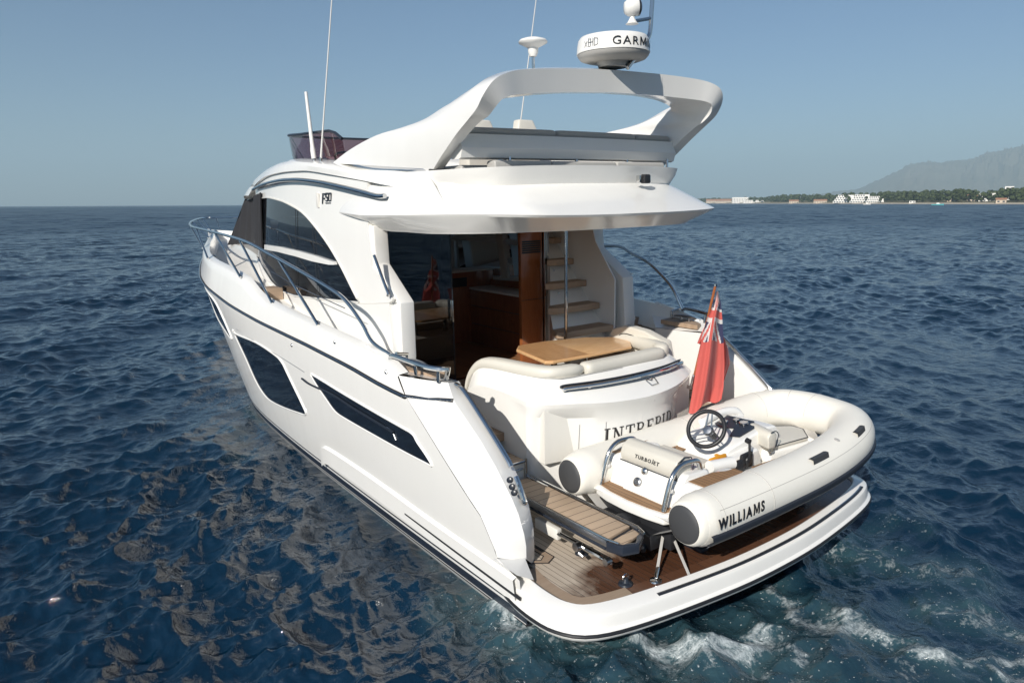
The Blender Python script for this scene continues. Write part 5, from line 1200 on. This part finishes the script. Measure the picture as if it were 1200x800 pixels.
def fabric(name, c):
    k = N(name); co = k.coord(); w = k.noise(k.scale(co, (1, 1, 1)), 260, 2); n_ = k.noise(co, 6, 4)
    k.p(Base_Color=k.mix(n_, C4(tuple(x * .92 for x in c)), C4(tuple(min(1, x * 1.05) for x in c))), Roughness=.85, Sheen_Weight=.2)
    k.bump(w, .2, .002)
    tr = k.n('BsdfTranslucent'); tr.inputs[0].default_value = C4(c); mx = k.n('MixShader'); mx.inputs[0].default_value = .28
    k.l(k.b.outputs[0], mx.inputs[1]); k.l(tr.outputs[0], mx.inputs[2]); k.l(mx.outputs[0], k.out.inputs[0]); return k.m
M['flagred'] = fabric('faded_red_bunting', (.64, .125, .105)); M['flagwhite'] = fabric('white_bunting', (.72, .70, .68)); M['flagnavy'] = fabric('navy_bunting', (.045, .05, .12))
V, F = grid(rows)
fc = make('flag_cloth', (V, F), [M['flagred'], M['flagwhite'], M['flagnavy']], FS, ang=180, fix=False)
for i, p_ in enumerate(fc.data.polygons):
    t, s = (i // (nu - 1) + .5) / (nv - 1), (i % (nu - 1) + .5) / (nu - 1); p_.material_index = jack(s, t)
def fold(lx, rx, y0, name, ph, mf):
    rr_ = []
    for t in np.linspace(0, 1, 26):
        k = t * (len(lx) - 1); l = [np.interp(k, range(len(lx)), [q[i] for q in lx]) for i in (0, 1)]; r = [np.interp(k, range(len(rx)), [q[i] for q in rx]) for i in (0, 1)]
        rr_.append([P(l[0] + (r[0] - l[0]) * u, l[1] + (r[1] - l[1]) * u, Y=y0 + .03 * sin(u * 5 + ph + t * 3)) for u in np.linspace(0, 1, 9)])
    o = make(name, grid(rr_), [M['flagred'], M['flagwhite'], M['flagnavy']], fc, ang=180, fix=False)
    for i, p_ in enumerate(o.data.polygons): p_.material_index = mf((i % 8 + .5) / 8, (i // 8 + .5) / 25)
fold([(833,372),(827,380),(821,392),(817,402)], [(830,374),(830,384),(826,397),(822,404)], .72, 'flag_fold', 0, lambda s, t: 0)
fold([(846,392),(847,410),(847,430),(846,452)], [(848,394),(853,408),(855.5,425),(846.5,452)], .74, 'flag_fold', 1, lambda s, t: 0)

# ================================================================== the tender on the platform
TD = thing('jet_tender', 'cream inflatable jet tender with a steering console, lashed across the swim platform', 'dinghy', (.5, .0, .46))
cl = [(-.92, -.635, .915), (-.6, -.645, .915), (0, -.655, .925), (.6, -.65, .94), (1.1, -.615, .97), (1.5, -.535, 1.01), (1.78, -.36, 1.035), (1.86, -.06, 1.045), (1.865, .18, 1.045), (1.78, .41, 1.035), (1.52, .545, 1.01), (1.1, .59, .975), (.6, .61, .945), (0, .61, .93), (-.6, .60, .925), (-.98, .59, .925)]
cp_ = cr(cl, 7); TR = .205
rad = [TR * (.90 if min(i, len(cp_) - 1 - i) < 1 else .97 if min(i, len(cp_) - 1 - i) < 2 else 1) for i in range(len(cp_))]
tb = make('inflatable_tube', tube(cp_, rad, 28), M['hypalon'], TD, ang=60)
for (c, d) in ((cp_[0], (-1, .02, 0)), (cp_[-1], (-1, .02, 0))):
    make('tube_end', lathe([(TR * .905, -.01), (TR * .86, .035), (TR * .74, .075)], c, d, 32, False, True), M['hypalon'], tb, ang=60)
    make('tube_cone', lathe([(TR * .735, .072), (TR * .70, .082), (TR * .55, .095), (.01, .10)], c, d, 32, False, True), M['cone'], tb, ang=60)
def around(th, off, i0=0, i1=None, c0=cp_):
    out = []; n = len(c0); i1 = n if i1 is None else i1
    for i in range(i0, i1):
        t = c0[min(i+1, n-1)] - c0[max(i-1, 0)]; t[2] = 0; t /= np.linalg.norm(t); s_ = np.array((t[1], -t[0], 0))
        out.append(c0[i] + (s_ * cos(th) + np.array((0, 0, 1)) * sin(th)) * (TR + off))
    return out
make('rubbing_strake', grid([around(a, o) for a, o in ((-.20, -.004), (-.23, .016), (-.32, .026), (-.42, .028), (-.53, .026), (-.62, .016), (-.65, -.004))]), M['rubnavy'], tb, ang=40)
make('strake_edge', grid([around(a, .012) for a in (-.66, -.76)]), M['white'], tb)
for i in (4, 12, 52, 60, 70, 86):
    c = cp_[min(i, len(cp_)-1)]; t = cp_[min(i+1, len(cp_)-1)] - cp_[i-1]; t /= np.linalg.norm(t); s_ = np.array((t[1], -t[0], 0))
    make('tube_seam', tube([c + (s_ * cos(a) + np.array((0, 0, 1)) * sin(a)) * (TR + .0008) for a in np.linspace(-.3, 3.1, 26)], .0022, 5), M['vinylgrey'], tb)
make('tube_seam', tube(around(.62, .0005, 3, 40), .0022, 5), M['vinylgrey'], tb)
for i_ in (26, 66):
    c_ = around(1.25, -.004, i_, i_ + 1)[0]; make('air_valve', lathe([(.026, -.004), (.026, .006), (.018, .010), (.004, .010)], c_, tuple(c_ - cp_[i_]), 16), M['vinylgrey'], tb)
# lettering on the near tube
tm = text_mesh('WILLIAMS', .1, .22, .0045, 1.12); k_ = .56 / width(tm); hk = .082 / max(v[1] for v in tm[0])
def tubept(x, y):
    a = -.02 + (y) / TR; return (x, -.6495 - (TR + .004) * cos(a), .918 + (TR + .004) * sin(a))
make('tube_lettering', lay(([(v[0] * k_, v[1] * hk, 0) for v in tm[0]], tm[1]), lambda x, y: tubept(-.885 + x, y)), M['letter'], tb, smooth=False, fix=False)
for ia, sd in ((19, .95), (30, .95)):
    a0 = around(sd + .16, .004, ia, ia + 4); a1 = around(sd, .03, ia, ia + 4); a2 = around(sd - .16, .004, ia, ia + 4)
    make('tube_handle', grid([a0, [p * .5 + q * .5 + np.array((0, -.0, .004)) for p, q in zip(a0, a1)], a1, a2]), M['cone'], tb)
a0 = around(1.1, .004, 77, 83); a1 = around(.9, .03, 77, 83); a2 = around(.7, .004, 77, 83)
make('tube_handle', grid([a0, a1, a2]), M['cone'], tb)
# hull under the tubes and moulded floor
hullp = cr([(-.95, -.50), (0, -.52), (.9, -.47), (1.5, -.22), (1.75, .05), (1.5, .32), (.9, .52), (0, .55), (-.95, .53)], 5)
keel = lambda p, f: (p[0] - (.15 * (1 - f) if p[0] > 1 else 0), .02 + (p[1] - .02) * (.3 + .7 * f), .60 + .20 * f + max(0, p[0] - .8) * .16)
th_ = make('tender_hull', grid([[keel(p, 0) for p in hullp], [keel(p, .5) for p in hullp], [(p[0], p[1], .80 + max(0, p[0] - .8) * .12) for p in hullp]]), M['vinylgrey'], TD)
V, F = grid([[(p[0], p[1], .845) for p in hullp]]) if False else ([(p[0] * .985, p[1], .845) for p in hullp], [tuple(range(len(hullp)))])
make('tender_floor', (V, F), M['gel'], TD, smooth=False)
make('hull_bottom', ([keel(p, 0) for p in hullp], [tuple(range(len(hullp)))]), M['vinylgrey'], th_)
for x in (-.5, .9):
    make('chock', merge(box(x - .04, x + .04, -.42, -.22, .456, .70), box(x - .04, x + .04, .25, .45, .456, .70), box(x - .05, x + .05, -.45, .48, .456, .49)), M['frame'], TD, bev=.01)
make('jet_drive', merge(lathe([(.10, 0), (.10, .14), (.07, .2)], (-.86, .02, .66), (-1, 0, 0), 18), box(-.98, -.84, -.30, .34, .56, .68), bar((-.9, -.2, .62), (-1.02, -.25, .55), .02)), M['black'], TD, bev=.008)
make('transom_plate', box(-.86, -.80, -.40, .43, .56, .74), M['black'], TD, bev=.01)
# stern step with teak-look mat
step = [(-1.0, -.36), (-1.03, -.2), (-1.045, .02), (-1.03, .25), (-.99, .42), (-.90, .46), (-.55, .46), (-.55, -.40), (-.92, -.40)]
sp2 = make('stern_step', slab([(x + .09, y) for x, y in step], .775, .862), M['gel'], TD, bev=.022, seg=3)
mat = [(-.955, -.34), (-.985, -.19), (-1.0, .02), (-.985, .24), (-.95, .40), (-.90, .42), (-.80, .41), (-.80, .26), (-.86, .22), (-.86, -.10), (-.80, -.14), (-.80, -.36)]
make('step_mat', slab([(x + .085, y) for x, y in mat], .862, .869), M['teaktend'], sp2, smooth=False)
# engine cover with shoulders running out over the tubes
cov_ = [(-.79, .80), (-.665, 1.10), (-.62, 1.125), (-.38, 1.11), (-.33, 1.05), (-.33, .84), (-.80, .70)]
ec_ = make('engine_cover', merge(prism([(x, -.36, z) for x, z in cov_[:-1]], (0, .76, 0))), M['gel'], TD, bev=.03, seg=3)
for s_, y0, y1 in ((-1, -.36, -.69), (1, .40, .66)):
    sh_ = [(-.79, y0, .82), (-.70, y0, 1.09), (-.22, y0, 1.09), (-.10, y0, 1.06), (-.05, y0, .86), (-.6, y0, .80)]
    o_ = make('engine_shoulder', prism(sh_, (0, y1 - y0, 0)), M['gel'], ec_, bev=.035, seg=3)
    a_, b_2 = (y0 + s_ * .03, y1 - s_ * .03)
    make('shoulder_mat', slab([(-.66, a_), (-.66, b_2 - s_ * .03), (-.58, b_2), (-.24, b_2), (-.16, b_2 - s_ * .05), (-.16, a_ + s_ * .06), (-.26, a_ + s_ * .05), (-.36, a_)], 1.088, 1.094), M['teaktend'], o_, smooth=False)
make('cover_panel', prism([(-.772, -.30, .845), (-.692, -.30, 1.04), (-.692, -.06, 1.04), (-.772, -.06, .845)], (-.014, 0, .006)), M['gel'], ec_, bev=.01)
make('panel_hinge', box(-.735, -.70, -.27, -.235, 1.0, 1.012), M['black'], ec_)
make('bow_tie_cleat', lathe([(.032, 0), (.030, .012), (.02, .018), (.008, .024)], (-.695, .045, 1.055), (-1, 0, .42), 18), M['steel'], ec_)
make('cover_latch', lathe([(.040, 0), (.038, .014), (.026, .02), (.022, .012), (.005, .012)], (-.735, .085, .955), (-1, 0, .42), 20), M['alu'], ec_)
bk = [(-.685, 1.07), (-.70, 1.14), (-.675, 1.215), (-.60, 1.25), (-.52, 1.235), (-.485, 1.17), (-.50, 1.09)]
bc = make('stern_backrest', prism([(x, -.29, z) for x, z in bk], (0, .63, 0)), M['vinyl'], TD, bev=.028, seg=3)
make('piping', tube([np.array((x, -.294, z)) for x, z in bk], .005, 5), M['frame'], bc); make('piping', tube([np.array((-.688, y, 1.075)) for y in (-.29, .34)], .005, 5), M['frame'], bc)
tm = text_mesh('TURBOJET', .1, 0, .003, 1.1); k_ = .27 / width(tm); hk = .042 / max(v[1] for v in tm[0])
make('backrest_lettering', lay(([(v[0] * k_, v[1] * hk, 0) for v in tm[0]], tm[1]), lambda x, y: (-.7055 + y * .32, .155 - x, 1.145 + y * .9)), M['letter'], bc, smooth=False, fix=False)
for y in (-.315, .40):
    hp_ = [(-.86, y, .865), (-.835, y, .96), (-.795, y, 1.08), (-.745, y, 1.16), (-.67, y, 1.205), (-.57, y, 1.21), (-.46, y, 1.19), (-.42, y, 1.10)]
    h_ = make('grab_hoop', tube(cr(hp_, 4), .021, 12), M['steel'], TD)
    make('hoop_clamp', box(-.82, -.76, y - .012, y + .012, 1.0, 1.03), M['white'], h_, bev=.006)
# seat base, console, wheel
make('driver_seat', merge(box(-.34, -.02, -.16, .44, .845, 1.0)), M['gel'], TD, bev=.04, seg=3)
make('seat_cushion', box(-.33, -.04, -.14, .42, 1.0, 1.04), M['vinyl'], TD, bev=.02, seg=3)
make('side_floor_mat', slab([(-.02, .30), (.16, .30), (.16, .52), (-.02, .52)], .98, .987), M['teaktend'], TD, smooth=False)
cs = [(.10, .845), (.14, 1.02), (.22, 1.08), (.42, 1.115), (.74, 1.17), (.92, 1.16), (1.0, 1.08), (1.02, .845)]
con = make('console', prism([(x, -.12, z) for x, z in cs], (0, .54, 0)), M['gel'], TD, bev=.04, seg=3)
make('console_side', prism([(.06, -.22, .845), (.12, -.22, 1.02), (.52, -.22, 1.05), (.60, -.22, .845)], (0, .12, 0)), M['gel'], con, bev=.035, seg=3)
make('console_ridge', tube(cr([(.45, .38, 1.16), (.7, .38, 1.20), (.92, .36, 1.19), (1.0, .34, 1.12)], 4), .04, 12), M['gel'], con)
def dashpt(x, y, l=0): return (x, y, float(np.interp(x, [.42, .74, .92], [1.115, 1.17, 1.16])) + .012 + l)
make('dash_panel', merge(prism([dashpt(*q) for q in ((.44, -.06), (.40, .02), (.56, .09), (.50, .20), (.54, .30), (.76, .32), (.80, .04), (.66, -.06))], (0, 0, .004))), M['frame'], con, smooth=False)
for x, y, r in ((.60, .245, .045), (.70, .17, .032), (.685, .075, .045)):
    g_ = make('gauge', lathe([(r, 0), (r, .012), (r * .85, .016), (r * .82, .010)], dashpt(x, y, .004), (-.16, 0, 1), 22), M['steel'], con)
    make('gauge_face', lathe([(r * .82, .0105), (.002, .011)], dashpt(x, y, .004), (-.16, 0, 1), 22), M['vinylgrey'], g_)
wc = np.array((.06, .02, 1.27)); wn = np.array((-.80, -.22, .56)); wn /= np.linalg.norm(wn)
u_ = np.cross(wn, (0, 0, 1.0)); u_ /= np.linalg.norm(u_); v_ = np.cross(u_, wn)
wr_ = .165
wh = make('steering_wheel', tube([wc + wr_ * (u_ * cos(a) + v_ * sin(a)) for a in np.linspace(0, 2*pi, 41)[:-1]], .019, 12, closed=True), M['black'], TD)
for a in (pi/2, pi/2 + 2*pi/3, pi/2 - 2*pi/3):
    dvec = u_ * cos(a) + v_ * sin(a); pv = np.cross(wn, dvec)
    make('wheel_spoke', merge(*[prism([wc - wn * .05 + pv * s1 * .020 + dvec * .02, wc - wn * .05 + pv * s1 * .034 + dvec * .02, wc + pv * s1 * .022 + dvec * (wr_ - .008), wc + pv * s1 * .010 + dvec * (wr_ - .008)], wn * .008) for s1 in (-1, 1)]), M['alu'], wh)
make('wheel_hub', lathe([(.05, -.065), (.05, -.045), (.036, -.03), (.005, -.026)], wc, tuple(wn), 22), M['alu'], wh)
make('steering_column', bar(wc - wn * .05, wc - wn * .22, .032), M['black'], TD)
make('throttle', merge(prism([(.20, -.228, .93), (.22, -.228, 1.06), (.36, -.228, 1.07), (.375, -.228, .93)], (0, -.035, 0)), lathe([(.045, 0), (.04, .02), (.01, .025)], (.29, -.262, 1.0), (0, -1, 0), 18)), M['black'], TD, bev=.02)
make('throttle_lever', merge(tube([(.29, -.275, 1.0), (.285, -.28, 1.10), (.30, -.265, 1.17)], .011, 8), lathe([(.0, -.03), (.024, -.02), (.024, .02), (0, .03)], (.30, -.25, 1.175), (0, 1, .2), 12)), M['black'], TD)
make('side_locker', merge(tube([(-.16, -.20, 1.03), (.10, -.24, 1.02)], .055, 14)), M['gel'], TD, ang=50)
make('safety_label', grid([[(-.12 + .22 * u, -.10 - .0 * u, 1.045 + .12 * v) for u in (0, 1)] for v in (0, 1)]) if False else box(-.10, .12, -.165, -.14, .985, 1.075), M['orange'], TD, bev=.008)
make('label_text', merge(*[box(-.08, .02 - .02 * i, -.168, -.1655, 1.05 - .022 * i, 1.058 - .022 * i) for i in range(3)]), M['red'], TD, smooth=False)
make('wheel_label', box(.12, .20, -.10, -.03, 1.02, 1.03), M['orange'], TD)
make('fuel_cap', lathe([(.05, 0), (.05, .022), (.03, .03)], (.155, -.27, .99), (-.1, -1, .2), 18), M['black'], TD)
make('cap_tag', box(.08, .13, -.262, -.25, .93, 1.04), M['orange'], TD)
for x, y in ((-.03, -.36), (-.02, .32)): make('mat_socket', box(x, x + .035, y, y + .02, .965, 1.02), M['black'], TD, bev=.004)
# forward passenger seat
fsq = [(.70, -.22), (.72, .02), (1.28, .16), (1.44, .04), (1.44, -.10), (1.25, -.28)]
make('forward_seat', slab(fsq, .845, .965), M['gel'], TD, bev=.03, seg=3)
make('forward_cushion', slab([(x * .97 + .03, y * .92) for x, y in fsq], .968, 1.01), M['vinyl'], TD, bev=.018, seg=3)
make('piping', tube([(x * .97 + .03, y * .92, 1.005) for x, y in fsq[1:] + fsq[:1]], .005, 5), M['frame'], TD)
fb = make('forward_backrest', prism([(.60, -.26, 1.02), (.585, -.26, 1.14), (.62, -.26, 1.18), (.69, -.26, 1.18), (.73, -.26, 1.14), (.72, -.26, 1.02)], (.10, .30, 0)), M['vinyl'], TD, bev=.03, seg=3)
make('piping', tube(cr([(.70, -.265, 1.03), (.735, -.265, 1.14), (.69, -.265, 1.185), (.62, -.265, 1.185)], 4), .005, 5), M['frame'], fb)
make('backrest_hinge', box(.63, .70, -.255, -.235, .98, 1.03), M['steel'], TD, bev=.006)
make('floor_mat', slab([(.36, -.36), (.42, -.22), (.78, -.24), (.80, -.38)], .846, .853), M['teaktend'], TD, smooth=False)
make('side_deck_mat', merge(slab([(.30, -.38), (.34, -.27), (.74, -.29), (.72, -.40)], .925, .932)), M['teaktend'], TD, smooth=False)
make('side_ledge', slab([(-.05, -.42), (.0, -.26), (.78, -.28), (.78, -.42)], .845, .924), M['gel'], TD, bev=.015)
make('bow_eye', merge(lathe([(.03, 0), (.03, .01), (.012, .015), (.012, .05), (.03, .055), (.0, .065)], (1.50, .17, .85), (0, 0, 1), 14)), M['black'], TD)
make('bow_locker', slab([(1.2, .02), (1.25, .30), (1.52, .26), (1.64, .05), (1.52, -.17), (1.46, -.1)], .845, .90), M['gel'], TD, bev=.015)
# lashing straps
for a, b in (((-.84, -.30, .66), (-1.08, -.46, .50)), ((-.80, -.36, .66), (-.90, -.62, .47))):
    make('lashing_strap', tube([a, (np.array(a) + np.array(b)) / 2 + np.array((0, 0, .0)), b], .013, 6, flat=.4), M['vinylgrey'], TD)
make('lashing_hook', merge(bar((-1.06, -.45, .51), (-1.14, -.50, .47), .014), lathe([(.05, 0), (.045, .012), (.02, .02)], (-1.15, -.51, .456), (0, 0, 1), 16)), M['steel'], TD)
